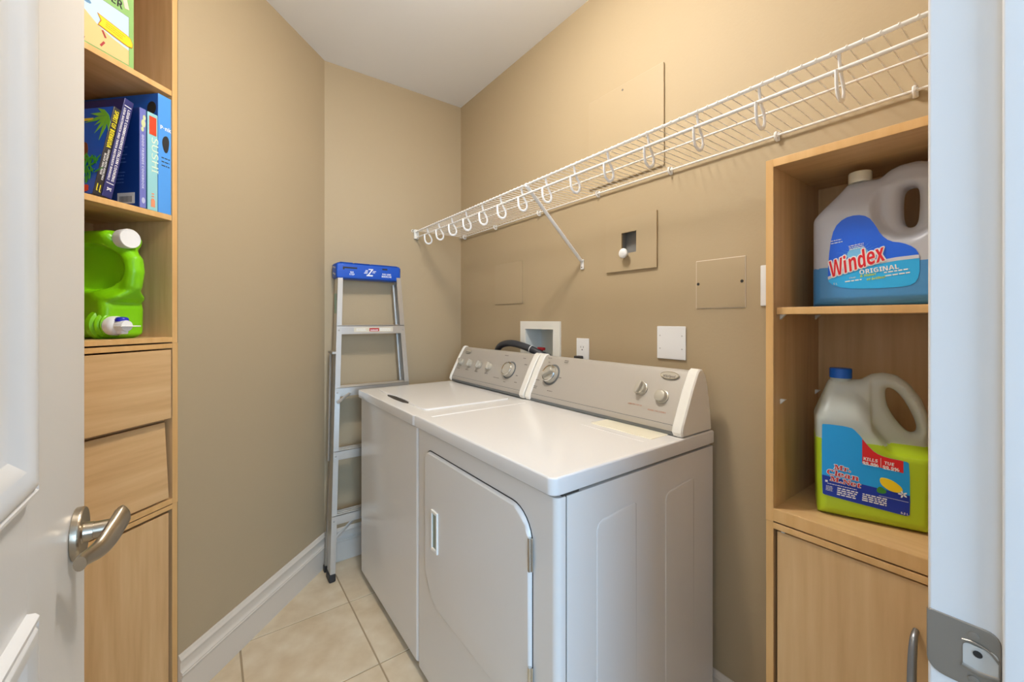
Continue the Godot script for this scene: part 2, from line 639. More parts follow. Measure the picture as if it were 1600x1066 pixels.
	# casings on the room side and the hall side
	struct("trim_2", join([box(Vector3(2.1748, 0, 0.628), Vector3(2.18, 2.15, 0.7005), 0.002), box(Vector3(2.1748, 0, 1.4545), Vector3(2.18, 2.15, 1.525), 0.002), box(Vector3(2.1748, 2.08, 0.7005), Vector3(2.18, 2.15, 1.4545), 0.002)]), M.trim, "white door casing on the laundry room side", "door frame")
	struct("trim_3", join([box(Vector3(2.30, 0, 0.628), Vector3(2.318, 2.15, 0.7005), 0.004), box(Vector3(2.30, 0, 1.4545), Vector3(2.318, 2.15, 1.525), 0.004), box(Vector3(2.30, 2.08, 0.7005), Vector3(2.318, 2.15, 1.4545), 0.004)]), M.trim, "white door casing on the hall side", "door frame")
	struct("baseboard_left", base_run(lw(-0.004), lw(0.7833), Vector2(R2, -R2)), M.base, "white moulded baseboard along the angled wall", "baseboard")
	struct("baseboard_end", base_run(Vector2(0, 0.01), Vector2(0, 0.79), Vector2(1, 0)), M.base, "white baseboard behind the stepladder", "baseboard")
	struct("baseboard_back", base_run(Vector2(0.01, 0), Vector2(2.18, 0), Vector2(0, 1)), M.base, "white baseboard between dryer and tall cabinet", "baseboard")
	# the hall the camera looks in from
	struct("wall_hall_back", box(Vector3(2.30, -0.12, -0.9), Vector3(5.0, HC + 0.1, -0.8), 0.0), M.hall_wall, "pale hall wall outside the doorway", "wall")
	struct("wall_hall_right", join([box(Vector3(4.9, -0.12, -0.8), Vector3(5.0, HC + 0.1, 0.65), 0.0), box(Vector3(4.9, -0.12, 2.65), Vector3(5.0, HC + 0.1, 3.6), 0.0), box(Vector3(4.9, -0.12, 0.65), Vector3(5.0, 0.75, 2.65), 0.0), box(Vector3(4.9, 2.25, 0.65), Vector3(5.0, HC + 0.1, 2.65), 0.0)]), M.hall_wall, "pale hall wall with a window facing the doorway", "wall")
	struct("wall_hall_front", holed(2.2, 5.0, -0.12, HC + 0.1, 3.6, 3.7, [[2.65, 0.75, 4.15, 2.25]]), M.hall_wall, "pale hall wall with a window at the far end", "wall")
	struct("wall_hall_left", join([box(Vector3(2.18, -0.12, G.y + 0.12), Vector3(2.30, HC + 0.1, 3.6), 0.0), box(Vector3(2.18, -0.12, -0.9), Vector3(2.30, HC + 0.1, -0.14), 0.0)]), M.hall_wall, "pale hall wall beside the doorway", "wall")
	struct("floor_hall", box(Vector3(2.30, -0.12, -0.9), Vector3(5.0, 0.0, 3.7), 0.0), M.hall_floor, "wooden hall floor outside the doorway", "floor")
	struct("ceiling_hall", box(Vector3(2.30, HC, -0.9), Vector3(5.0, HC + 0.12, 3.7), 0.0), M.ceiling, "white hall ceiling", "ceiling")
	var wf := struct("window_1", join([box(Vector3(4.93, 0.75, 0.65), Vector3(4.98, 2.25, 0.71), 0.002), box(Vector3(4.93, 0.75, 2.59), Vector3(4.98, 2.25, 2.65), 0.002), box(Vector3(4.93, 0.75, 0.71), Vector3(4.98, 0.81, 2.59), 0.002), box(Vector3(4.93, 2.19, 0.71), Vector3(4.98, 2.25, 2.59), 0.002)]), M.trim, "hall window behind the viewer", "window")
	var glass := mat(Color(0.9, 0.95, 1.0, 0.08), 0.02)
	glass.transparency = BaseMaterial3D.TRANSPARENCY_ALPHA
	part("pane", box(Vector3(4.952, 0.81, 0.71), Vector3(4.958, 2.19, 2.59), 0.0), glass, wf)
	var wf2 := struct("window_2", holed(2.65, 4.15, 0.75, 2.25, 3.63, 3.68, [[2.71, 0.81, 4.09, 2.19]]), M.trim, "hall window at the far end of the hall", "window")
	part("pane", box(Vector3(2.71, 0.81, 3.652), Vector3(4.09, 2.19, 3.658), 0.0), glass, wf2)
	door()

func strike() -> PackedVector3Array:
	# plate on the jamb face with a lip that rolls over the jamb's room-side edge
	var t := extrude(rrect(2.1735, 0.9175, 2.2195, 0.9745, [0.012, 0.009, 0.009, 0.004], 5), 0.7095, 0.7118, 0.0006, true)
	var lip := []
	for q in [Vector3(2.1765, 0, 0.7118), Vector3(2.1745, 0, 0.7113), Vector3(2.1733, 0, 0.7100), Vector3(2.1730, 0, 0.7060)]:
		lip.append(q)
	var out := t
	for i in lip.size() - 1:
		var a: Vector3 = lip[i]
		var b: Vector3 = lip[i + 1]
		var y0 := 0.928
		var y1 := 0.9735
		out.append_array(quad(Vector3(b.x, y0, b.z), Vector3(a.x, y0, a.z), Vector3(a.x, y1, a.z), Vector3(b.x, y1, b.z)))
	# ridge of the latch opening
	out.append_array(sweep(curve([Vector3(2.1965, 0.9585, 0.7120), Vector3(2.204, 0.960, 0.7126), Vector3(2.213, 0.957, 0.7128), Vector3(2.2185, 0.950, 0.7124)], 4), [Vector2(0.0009, 0.0009)], Vector3(0, 0, 1), 6))
	out.append_array(sweep(curve([Vector3(2.1965, 0.9365, 0.7122), Vector3(2.207, 0.9345, 0.7126), Vector3(2.2185, 0.9365, 0.7124)], 4), [Vector2(0.0022, 0.0014)], Vector3(0, 0, 1), 6))
	return out

# bolection moulding round a raised panel, laid on the plane z = 0 facing +z
func moulding(x0: float, y0: float, x1: float, y1: float) -> PackedVector3Array:
	var pr := [[0.0, 0.0], [0.0008, 0.006], [0.003, 0.0092], [0.006, 0.0094], [0.008, 0.0078], [0.0095, 0.0078], [0.012, 0.0104], [0.017, 0.0112], [0.023, 0.0104], [0.030, 0.0076], [0.037, 0.0036], [0.044, -0.0006], [0.051, -0.0038], [0.058, -0.0054], [0.064, -0.0056], [0.066, -0.003], [0.070, -0.003], [0.096, 0.003], [0.100, 0.003]]
	var out := PackedVector3Array()
	for k in pr.size() - 1:
		var a: Array = pr[k]
		var b: Array = pr[k + 1]
		var pa := [Vector3(x0 + a[0], y0 + a[0], a[1]), Vector3(x1 - a[0], y0 + a[0], a[1]), Vector3(x1 - a[0], y1 - a[0], a[1]), Vector3(x0 + a[0], y1 - a[0], a[1])]
		var pb := [Vector3(x0 + b[0], y0 + b[0], b[1]), Vector3(x1 - b[0], y0 + b[0], b[1]), Vector3(x1 - b[0], y1 - b[0], b[1]), Vector3(x0 + b[0], y1 - b[0], b[1])]
		for i in 4:
			var j := (i + 1) % 4
			out.append_array(quad(pa[i], pa[j], pb[j], pb[i]))
	var e: Array = pr[-1]
	out.append_array(quad(Vector3(x0 + e[0], y0 + e[0], e[1]), Vector3(x1 - e[0], y0 + e[0], e[1]), Vector3(x1 - e[0], y1 - e[0], e[1]), Vector3(x0 + e[0], y1 - e[0], e[1])))
	return out

func door() -> void:
	# open leaf, its outer face on z = 1.405 turned to -z; built facing +z with x = 2.17 - world x
	var d := Node3D.new()
	d.name = "door_1"
	add_child(d, true)
	d.position = Vector3(2.168, 0.008, 1.405)
	d.rotation_degrees.y = 180
	d.set_meta("kind", "structure")
	d.set_meta("label", "white panelled door standing open at left edge")
	d.set_meta("category", "door")
	var w := 0.742
	var px0 := 0.165
	var px1 := 0.513
	var rects := [[px0, 0.22, px1, 0.954], [px0, 1.069, px1, 1.93]]
	var leaf := PackedVector3Array()
	# stiles and rails around the panel openings
	var ys := [0.0, 0.22, 0.954, 1.069, 1.93, 2.04]
	leaf.append_array(box(Vector3(0, 0, -0.036), Vector3(px0, 2.04, 0), 0.0))
	leaf.append_array(box(Vector3(px1, 0, -0.036), Vector3(w, 2.04, 0), 0.0015))
	for k in [0, 2, 4]:
		leaf.append_array(box(Vector3(px0, ys[k], -0.036), Vector3(px1, ys[k + 1], 0), 0.0))
	for k in [1, 3]:
		leaf.append_array(box(Vector3(px0, ys[k], -0.036), Vector3(px1, ys[k + 1], -0.012), 0.0))
	part("door_leaf", leaf, M.door_paint, d)
	for r in rects:
		part("panel_moulding", moulding(r[0], r[1], r[2], r[3]), M.door_paint, d, Vector3.ZERO, "", 38.0)
	# lever handle
	var hx := 2.168 - 1.478
	var hy := 0.9655 - 0.008
	var h := part("door_handle", xf(lathe([Vector2(0.0325, 0.0), Vector2(0.0335, 0.001), Vector2(0.0335, 0.007), Vector2(0.032, 0.0092), Vector2(0.0285, 0.0085), Vector2(0.014, 0.0075), Vector2(0.0125, 0.009), Vector2(0.0115, 0.018), Vector2(0.0118, 0.0182), Vector2(0, 0.0182)], 40), Basis.IDENTITY, Vector3(hx, hy, 0)), M.nickel, d, Vector3.ZERO, "brushed nickel lever handle on a round rosette", 35.0)
	var stem := xf(lathe([Vector2(0.0108, 0.018), Vector2(0.0108, 0.040), Vector2(0.0100, 0.0415), Vector2(0, 0.0415)], 24), Basis.IDENTITY, Vector3(hx, hy, 0))
	part("stem", stem, M.nickel, h)
	var pts := curve([Vector3(hx + 0.015, hy + 0.0105, 0.0455), Vector3(hx + 0.006, hy + 0.0070, 0.0440), Vector3(hx - 0.010, hy - 0.0005, 0.0395), Vector3(hx - 0.024, hy - 0.0075, 0.0345), Vector3(hx - 0.038, hy - 0.0110, 0.0290), Vector3(hx - 0.052, hy - 0.0105, 0.0240), Vector3(hx - 0.068, hy - 0.0085, 0.0195), Vector3(hx - 0.078, hy - 0.0085, 0.0185)], 5)
	var sz := []
	for i in pts.size():
		var t := float(i) / (pts.size() - 1)
		var k := smoothstep(-0.06, 0.12, t)
		sz.append(Vector2(lerpf(0.0098, 0.0060, t) * k, lerpf(0.0160, 0.0090, smoothstep(0.3, 0.85, t)) * lerpf(0.8, 1.0, k)))
	part("lever", sweep(pts, sz, Vector3.UP, 16), M.nickel, h)
	part("hinge", join([box(Vector3(-0.004, 0.25, -0.002), Vector3(0.002, 0.34, 0.004), 0.001), box(Vector3(-0.004, 1.0, -0.002), Vector3(0.002, 1.09, 0.004), 0.001), box(Vector3(-0.004, 1.75, -0.002), Vector3(0.002, 1.84, 0.004), 0.001)]), M.nickel, d)

func ceiling_light(at: Vector3) -> void:
	# a shallow flush disc: trim ring, opaque top, glowing lens that shines down
	var t := thing("ceiling_light", "round flush white ceiling light above the washer and dryer", "lamp", at)
	part("lamp_rim", xf(lathe([Vector2(0.135, 0), Vector2(0.140, 0.0005), Vector2(0.140, 0.022), Vector2(0.132, 0.030), Vector2(0.115, 0.030), Vector2(0.113, 0.026), Vector2(0, 0.026)], 40), Basis(Vector3(1, 0, 0), PI / 2)), M.trim, t)
	var glow := mat(Color8(250, 246, 238), 0.4)
	glow.emission_enabled = true
	glow.emission = LAMP_COLOR
	glow.emission_energy_multiplier = 4.0
	part("lamp_lens", xf(lathe([Vector2(0.1125, 0.0262), Vector2(0.1125, 0.029), Vector2(0.08, 0.0305), Vector2(0, 0.031)], 40), Basis(Vector3(1, 0, 0), PI / 2)), glow, t)
	var l := AreaLight3D.new()
	l.name = "lamp_light"
	l.area_size = Vector2(0.19, 0.19)
	l.light_color = LAMP_COLOR
	l.light_energy = LAMP_ENERGY
	l.area_range = 12.0
	l.shadow_enabled = true
	l.position = Vector3(0, -0.034, 0)
	l.rotation_degrees = Vector3(-90, 0, 0)
	t.add_child(l)
	var side := OmniLight3D.new()
	side.name = "lamp_glow"
	side.light_color = LAMP_COLOR
	side.light_energy = LAMP_ENERGY * 0.7
	side.light_size = 0.08
	side.omni_range = 12.0
	side.omni_attenuation = 2.0
	side.shadow_enabled = true
	side.position = Vector3(0, -0.135, 0)
	t.add_child(side)

# ---------------------------------------------------------------- washer and dryer
# console profile in (-z, y): slanted face, rounded top, upright back
const CONS := [[-0.036, 0.916], [-0.190, 0.916], [-0.197, 0.928], [-0.193, 0.945], [-0.170, 0.990], [-0.142, 1.045], [-0.117, 1.087], [-0.109, 1.098], [-0.098, 1.103], [-0.085, 1.101], [-0.070, 1.085], [-0.060, 1.058], [-0.050, 1.015], [-0.041, 0.965]]

func cons_poly(grow: float) -> PackedVector2Array:
	var p := PackedVector2Array()
	for v in CONS:
		p.append(Vector2(v[0], v[1]))
	p.reverse()
	var area := 0.0
	for i in p.size():
		area += p[i].cross(p[(i + 1) % p.size()])
	if area < 0.0:
		p.reverse()
	return inset(p, -grow) if grow != 0.0 else p

const FN := Vector3(0, 0.447, 0.894)       # console face normal

func face_point(x: float, y: float, off := 0.0) -> Vector3:
	return Vector3(x, y, 0.1925 - (y - 0.945) * 0.5 - 0.006) + FN * off

func on_face(t: PackedVector3Array, x: float, y: float, off := 0.0003) -> PackedVector3Array:
	return xf(t, facing(FN), face_point(x, y, off))

func console(t: Node3D, x0: float, x1: float, left := 0.034) -> void:
	var cw := 0.034
	var body := part("console", xf(extrude(cons_poly(-0.006), x0 + 0.004, x1 - 0.004, 0.0), RX), M.console, t, Vector3.ZERO, "brushed grey control console")
	part("console_base", xf(extrude(PackedVector2Array([Vector2(-0.1905, 0.9165), Vector2(-0.18, 0.9165), Vector2(-0.174, 0.945), Vector2(-0.1868, 0.945)]), x0 + 0.02, x1 - 0.02), RX), M.console_low, body, Vector3.ZERO, "darker strip along the console foot")
	part("end_cap", xf(extrude(cons_poly(0.0), x0, x0 + left, 0.004), RX), M.plastic, t, Vector3.ZERO, "white end cap of the console", 40.0)
	part("end_cap", xf(extrude(cons_poly(0.0), x1 - cw, x1, 0.004), RX), M.plastic, t, Vector3.ZERO, "white end cap of the console", 40.0)

func small_knob(t: Node3D, x: float, y: float, r: float, deg: float) -> void:
	var k := part("knob", on_face(lathe([Vector2(r * 1.12, 0), Vector2(r * 1.12, 0.002), Vector2(r, 0.003), Vector2(r * 0.95, 0.010), Vector2(r * 0.85, 0.013), Vector2(0, 0.0135)], 24), x, y), M.knob, t)
	var grip := extrude(rrect(-r * 0.36, -r * 1.05, r * 0.36, r * 1.05, [r * 0.3, r * 0.3, r * 0.3, r * 0.3], 4), 0.010, 0.024, 0.002, true)
	part("grip", on_face(xf(grip, Basis(Vector3(0, 0, 1), deg_to_rad(deg))), x, y), M.knob, k)

func dial(t: Node3D, x: float, y: float, r: float, grip_deg: float, grip: bool) -> void:
	part("dial_ring", on_face(lathe([Vector2(r * 1.25, 0), Vector2(r * 1.22, 0.001), Vector2(r * 1.05, 0.0012)], 32), x, y), M.console_low, t)
	var k := part("dial", on_face(lathe([Vector2(r * 1.03, 0), Vector2(r * 1.03, 0.004), Vector2(r * 0.98, 0.006), Vector2(r * 0.95, 0.018), Vector2(r * 0.86, 0.0225), Vector2(r * 0.78, 0.0205), Vector2(0, 0.020)], 36), x, y), M.knob, t, Vector3.ZERO, "large silver cycle dial")
	part("dial_rim", on_face(lathe([Vector2(r * 0.98, 0.0165), Vector2(r * 1.0, 0.0195), Vector2(r * 0.9, 0.0235), Vector2(r * 0.80, 0.0215)], 36), x, y), M.chrome, k)
	if grip:
		part("grip", on_face(xf(extrude(rrect(-r * 0.2, -r * 0.8, r * 0.2, r * 0.8, [0.005, 0.005, 0.005, 0.005], 4), 0.018, 0.036, 0.003, true), Basis(Vector3(0, 0, 1), deg_to_rad(grip_deg))), x, y), M.knob, k)

func badge(t: Node3D, x: float, y: float) -> void:
	var b := part("badge", on_face(extrude(ellipse(0.032, 0.0125, 32), 0.0, 0.0022, 0.0008, true), x, y), mat(Color8(196, 190, 176), 0.3, 0.3), t, Vector3.ZERO, "oval maker badge")
	var ring := PackedVector3Array()
	var pts := []
	for i in 33:
		pts.append(Vector3(cos(TAU * i / 32) * 0.0305, sin(TAU * i / 32) * 0.0112, 0.0024))
	ring = tube(pts, 0.0006, 5, Vector3(0, 0, 1))
	part("emblem_ring", on_face(ring, x, y), mat(Color8(150, 132, 92), 0.35, 0.6), b)
	part("lettering", on_face(shape_at(text("Whirlpool", 0.0075, 700, true, 0.042), 0, -0.0035, 0.0024), x, y), M.ink, b)

func ink_marks(t: Node3D, marks: Array) -> void:
	var out := PackedVector3Array()
	for m in marks:
		out.append_array(on_face(print_rows(m[2], 1, 0.004, 0.0026, int(m[0] * 1000)), m[0], m[1]))
	part("markings", out, M.ink, t)

func rounded_plan(x0: float, z0: float, x1: float, z1: float, rad: Array, y0: float, y1: float, bev: float, one := false) -> PackedVector3Array:
	# outline drawn as (x, -z); radii: front-left, front-right, back-right, back-left
	var rr := []
	for r in rad:
		rr.append(maxf(r, bev * 1.6))
	return xf(extrude(rrect(x0, -z1, x1, -z0, rr, 6), y0, y1, bev, one), RY)

func washer() -> void:
	var t := thing("washing_machine", "white top-loading washing machine with four small knobs, beside the stepladder", "washing machine")
	var x0 := 0.213
	var x1 := 0.8865
	part("cabinet", rounded_plan(x0, 0.036, x1, 0.669, [0.004, 0.018, 0.002, 0.002], 0.034, 0.866, 0.002), M.enamel_side, t)
	part("plinth", box(Vector3(x0 + 0.02, 0.012, 0.06), Vector3(x1 - 0.02, 0.034, 0.64), 0.0), M.dark, t)
	for p in [Vector2(x0 + 0.06, 0.62), Vector2(x1 - 0.06, 0.62), Vector2(x0 + 0.06, 0.08), Vector2(x1 - 0.06, 0.08)]:
		part("foot", xf(lathe([Vector2(0.0, 0), Vector2(0.02, 0.0), Vector2(0.02, 0.008), Vector2(0.01, 0.010), Vector2(0.01, 0.014), Vector2(0, 0.014)], 12), Basis(Vector3(1, 0, 0), -PI / 2), Vector3(p.x, 0.0, p.y)), M.rubber, t)
	part("seam", rounded_plan(x0 + 0.004, 0.038, x1 - 0.004, 0.664, [0.006, 0.018, 0.002, 0.002], 0.866, 0.874, 0.0), M.gap, t)
	# top with a rim round a sunken lid bed
	var top := rounded_plan(x0 - 0.002, 0.036, x1 + 0.001, 0.683, [0.008, 0.02, 0.002, 0.002], 0.873, 0.911, 0.003)
	part("top", top, M.enamel, t, Vector3.ZERO, "", 60.0)
	# lid with a scooped finger notch at its front
	var lid := PackedVector2Array([Vector2(0.262, -0.592), Vector2(0.275, -0.607), Vector2(0.42, -0.617), Vector2(0.448, -0.608), Vector2(0.50, -0.600), Vector2(0.60, -0.600), Vector2(0.652, -0.606), Vector2(0.68, -0.617), Vector2(0.815, -0.617), Vector2(0.832, -0.603), Vector2(0.838, -0.245), Vector2(0.825, -0.228), Vector2(0.265, -0.228), Vector2(0.252, -0.245)])
	part("lid", xf(extrude(lid, 0.9105, 0.9158, 0.0022, true), RY), M.enamel, t, Vector3.ZERO, "glossy white lid with a finger notch", 60.0)
	part("finger_recess", xf(extrude(PackedVector2Array([Vector2(0.43, -0.616), Vector2(0.46, -0.627), Vector2(0.55, -0.631), Vector2(0.64, -0.627), Vector2(0.67, -0.616), Vector2(0.648, -0.606), Vector2(0.60, -0.601), Vector2(0.50, -0.601), Vector2(0.452, -0.606)]), 0.9106, 0.9114), RY), M.gap, t, Vector3.ZERO, "dark finger recess in front of the lid")
	console(t, 0.218, 0.8855, 0.018)
	var i := 0
	for x in [0.281, 0.371, 0.462, 0.555]:
		small_knob(t, x, 1.017, 0.0175, [35.0, 0.0, 0.0, 12.0][i])
		i += 1
	dial(t, 0.723, 1.017, 0.034, 0.0, false)
	badge(t, 0.300, 1.076)
	ink_marks(t, [[0.66, 1.078, 0.03], [0.80, 1.075, 0.02], [0.825, 1.05, 0.02], [0.645, 0.975, 0.05], [0.72, 0.965, 0.02], [0.80, 0.972, 0.02], [0.79, 1.0, 0.015], [0.272, 0.985, 0.03], [0.364, 0.985, 0.03], [0.456, 0.985, 0.03], [0.55, 0.985, 0.03]])

func dryer() -> void:
	var t := thing("clothes_dryer", "white front-loading clothes dryer with wide grey console, nearest the viewer", "dryer")
	var x0 := 0.8905
	var x1 := 1.609
	# front panel wraps round the corner; the side sheet starts behind a seam
	part("front_panel", rounded_plan(x0, 0.641, x1, 0.669, [0.008, 0.016, 0.001, 0.001], 0.03, 0.867, 0.002), M.enamel_side, t)
	var body := part("cabinet", box(Vector3(x0 + 0.001, 0.03, 0.03), Vector3(x1, 0.867, 0.6385), 0.0015), M.enamel_side, t)
	part("seam_filler", box(Vector3(x0 + 0.004, 0.034, 0.60), Vector3(x1 - 0.003, 0.874, 0.650), 0.0), M.gap, t)
	for r in [[0.401, 0.5455], [0.138, 0.2765]]:
		# embossed fields on the side sheet, top front corner cut
		var p := PackedVector2Array([Vector2(-r[1], 0.06), Vector2(-r[0], 0.06), Vector2(-r[0], 0.788), Vector2(-r[0] - 0.006, 0.794), Vector2(-r[1] + 0.02, 0.785), Vector2(-r[1] + 0.006, 0.778), Vector2(-r[1], 0.765)])
		part("embossed_field", xf(extrude(p, x1 - 0.001, x1 + 0.0022, 0.002, true), RX), M.enamel_side, body, Vector3.ZERO, "", 60.0)
	for p in [Vector2(x0 + 0.06, 0.60), Vector2(x1 - 0.06, 0.60), Vector2(x0 + 0.06, 0.08), Vector2(x1 - 0.06, 0.08)]:
		part("foot", xf(lathe([Vector2(0.0, 0), Vector2(0.02, 0.0), Vector2(0.02, 0.010), Vector2(0.01, 0.012), Vector2(0.01, 0.032), Vector2(0, 0.032)], 12), Basis(Vector3(1, 0, 0), -PI / 2), Vector3(p.x, 0.0, p.y)), M.rubber, t)
	var top := part("top", rounded_plan(x0 - 0.001, 0.028, x1 + 0.004, 0.684, [0.006, 0.02, 0.002, 0.002], 0.874, 0.914, 0.004), M.enamel, t, Vector3.ZERO, "", 60.0)
	part("ridge", rounded_plan(0.940, 0.235, 0.952, 0.645, [0.003, 0.003, 0.003, 0.003], 0.9135, 0.9156, 0.0018, true), M.enamel, top, Vector3.ZERO, "", 60.0)
	part("ridge", rounded_plan(1.322, 0.297, 1.560, 0.308, [0.003, 0.003, 0.003, 0.003], 0.9135, 0.9156, 0.0018, true), M.enamel, top, Vector3.ZERO, "", 60.0)
	part("lint_cover", rounded_plan(1.332, 0.150, 1.560, 0.268, [0.004, 0.004, 0.004, 0.004], 0.9135, 0.9158, 0.0010, true), M.cream, top, Vector3.ZERO, "cream lint screen cover")
	# door
	var fr := 0.669
	var dp := rrect(0.962, 0.318, 1.527, 0.811, [0.12, 0.045, 0.075, 0.035], 8)
	part("door_gap", extrude(inset(dp, -0.003), fr, fr + 0.0008), M.gap, t)
	var dr := part("door", extrude(dp, fr + 0.0008, fr + 0.010, 0.005, true), M.enamel_side, t, Vector3.ZERO, "", 60.0)
	# recessed pull: white frame, grey-green cup
	var hf := join([box(Vector3(1.023, 0.503, fr + 0.009), Vector3(1.0305, 0.634, fr + 0.0155), 0.0015), box(Vector3(1.0595, 0.503, fr + 0.009), Vector3(1.067, 0.634, fr + 0.0155), 0.0015), box(Vector3(1.0305, 0.503, fr + 0.009), Vector3(1.0595, 0.5135, fr + 0.0155), 0.0015), box(Vector3(1.0305, 0.6235, fr + 0.009), Vector3(1.0595, 0.634, fr + 0.0155), 0.0015)])
	var hn := part("door_handle", hf, M.plastic, dr, Vector3.ZERO, "white framed recessed pull")
	hn.set_meta("label", "white framed recessed pull")
	part("handle_cup", box(Vector3(1.0300, 0.513, fr + 0.0095), Vector3(1.0600, 0.624, fr + 0.0108), 0.0), mat(Color8(150, 158, 138), 0.4), dr, Vector3.ZERO, "grey-green cup of the pull")
	for y in [0.678, 0.385]:
		part("hinge", join([box(Vector3(1.5185, y, fr + 0.004), Vector3(1.5355, y + 0.076, fr + 0.0075), 0.001), rod(Vector3(1.5275, y, fr + 0.0085), Vector3(1.5275, y + 0.076, fr + 0.0085), 0.0045, 10)]), M.chrome, dr, Vector3.ZERO, "small chrome door hinge")
	console(t, 0.8920, 1.6085)
	dial(t, 1.006, 1.026, 0.036, -62.0, true)
	small_knob(t, 1.436, 1.028, 0.0205, -14.0)
	part("push_button", on_face(lathe([Vector2(0.022, 0), Vector2(0.022, 0.002), Vector2(0.019, 0.003), Vector2(0.0185, 0.014), Vector2(0.015, 0.017), Vector2(0, 0.0178)], 28), 1.516, 1.014), M.knob, t, Vector3.ZERO, "round start button")
	badge(t, 1.522, 1.077)
	part("lettering", join([on_face(text("PUSH TO START", 0.0042, 400, false, 0.062), 1.512, 0.972), on_face(text("END OF CYCLE", 0.0042, 400, false, 0.052), 1.430, 0.979)]), mat(Color8(196, 130, 100), 0.6), t)
	ink_marks(t, [[0.965, 1.088, 0.026], [0.968, 1.072, 0.012], [1.065, 1.085, 0.022], [1.065, 1.079, 0.022], [0.938, 0.998, 0.026], [0.938, 0.973, 0.026], [0.938, 0.967, 0.02], [1.03, 0.966, 0.032], [1.06, 1.02, 0.014]])

# ---------------------------------------------------------------- cabinets
# fronts face +z; parts are named after what they are
func bd(called: String, t: Node3D, lo: Vector3, hi: Vector3, m: Material, bev := 0.0012) -> MeshInstance3D:
	return part(called, box(lo, hi, bev), m, t)

func edge(t: Node3D, lo: Vector3, hi: Vector3) -> void:
	part("edge_band", box(lo, hi, 0.0006), M.wood_edge, t)

func panel(t: Node3D, called: String, lo: Vector3, hi: Vector3, m: Material = null) -> MeshInstance3D:
	# a board whose front edge carries a warmer edge band
	var b := bd(called, t, lo, Vector3(hi.x, hi.y, hi.z - 0.0012), m if m else M.wood, 0.0)
	edge(b, Vector3(lo.x, lo.y, hi.z - 0.0012), hi)
	return b

func right_cabinets() -> void:
	var zf := 0.30
	var zb := 0.021
	var xl := 1.8665
	var xi := 1.8805
	var xr := 2.151
	var xo := 2.158
	var lo := thing("base_cabinet", "maple base cabinet with curved silver door handle, at lower right", "cabinet")
	panel(lo, "side_panel", Vector3(xl, 0.0, zb), Vector3(xi, 0.8197, zf))
	panel(lo, "side_panel", Vector3(xr, 0.0, zb), Vector3(xo, 0.8197, zf))
	panel(lo, "top_board", Vector3(xi, 0.8065, zb), Vector3(xr, 0.8190, zf), M.wood_flat)
	bd("bottom_board", lo, Vector3(xi, 0.05, zb), Vector3(xr, 0.066, zf - 0.02), M.wood_flat)
	bd("plinth", lo, Vector3(xi, 0.0, zf - 0.06), Vector3(xr, 0.05, zf - 0.045), M.wood)
	bd("back_panel", lo, Vector3(xi, 0.0, zb), Vector3(xr, 0.8065, zb + 0.004), M.wood, 0.0)
	var dr := bd("door", lo, Vector3(1.8865, 0.055, zf - 0.021), Vector3(2.1465, 0.8030, zf - 0.003), M.wood, 0.0012)
	# bow handle
	var hp := curve([Vector3(2.0985, 0.722, zf - 0.003), Vector3(2.0985, 0.715, zf + 0.012), Vector3(2.0985, 0.690, zf + 0.023), Vector3(2.0985, 0.640, zf + 0.028), Vector3(2.0985, 0.590, zf + 0.023), Vector3(2.0985, 0.565, zf + 0.012), Vector3(2.0985, 0.558, zf - 0.003)], 5)
	var hs := []
	for i in hp.size():
		var k := sin(PI * i / (hp.size() - 1))
		hs.append(Vector2(lerpf(0.0040, 0.0062, k), lerpf(0.0042, 0.0036, k)))
	part("handle", sweep(hp, hs, Vector3(0, 0, 1), 12), mat(Color8(150, 154, 160), 0.35, 0.9), dr, Vector3.ZERO, "curved silver bow handle")
	part("door_bumper", xf(lathe([Vector2(0.004, 0), Vector2(0.004, 0.002), Vector2(0, 0.0028)], 10), Basis(Vector3(1, 0, 0), -PI / 2), Vector3(1.897, 0.8030, zf - 0.006)), M.plastic, dr)
	var up := thing("open_cabinet", "tall open maple cabinet holding two cleaner jugs, right of dryer", "cabinet", Vector3(0, 0.8200, 0))
	var o := 0.8200
	panel(up, "side_panel", Vector3(xl - 0.0006, 0.0, zb), Vector3(xi, 1.5884 - o, zf))
	panel(up, "side_panel", Vector3(xr, 0.0, zb), Vector3(xo, 1.5884 - o, zf))
	panel(up, "bottom_board", Vector3(xi, 0.0022, zb), Vector3(xr, 0.8485 - o, zf), M.wood_flat)
	panel(up, "top_board", Vector3(xi, 1.5720 - o, zb), Vector3(xr, 1.5884 - o, zf), M.wood_flat)
	bd("back_panel", up, Vector3(xi, 0.0287, zb + 0.012), Vector3(xr, 1.5718 - o, zb + 0.018), M.wood, 0.0)
	panel(up, "shelf", Vector3(xi + 0.0015, 1.2600 - o, zb + 0.02), Vector3(xr - 0.0015, 1.2745 - o, zf - 0.012), M.wood_flat)
	for y in [1.2598, 1.0765]:
		for z in [0.058, 0.262]:
			for sx in [0, 1]:
				var px := PackedVector2Array([Vector2(0, 0), Vector2(0.0, -0.011), Vector2(0.010, 0.0)])
				px.reverse()
				var tr := extrude(px, -0.004, 0.004, 0.0)
				var tb := xf(tr, Basis(Vector3(1 if sx == 0 else -1, 0, 0), Vector3.UP, Vector3(0, 0, 1)), Vector3(xi if sx == 0 else xr, y - o, z))
				part("shelf_pin", tb, M.plastic, up)

# the shelf tower in the alcove; local x runs left to right, z towards the room, x = 0 at its right-hand outer side
func tower_at(y: float) -> Vector3:
	return lw3(0.7845, y, 0.0)

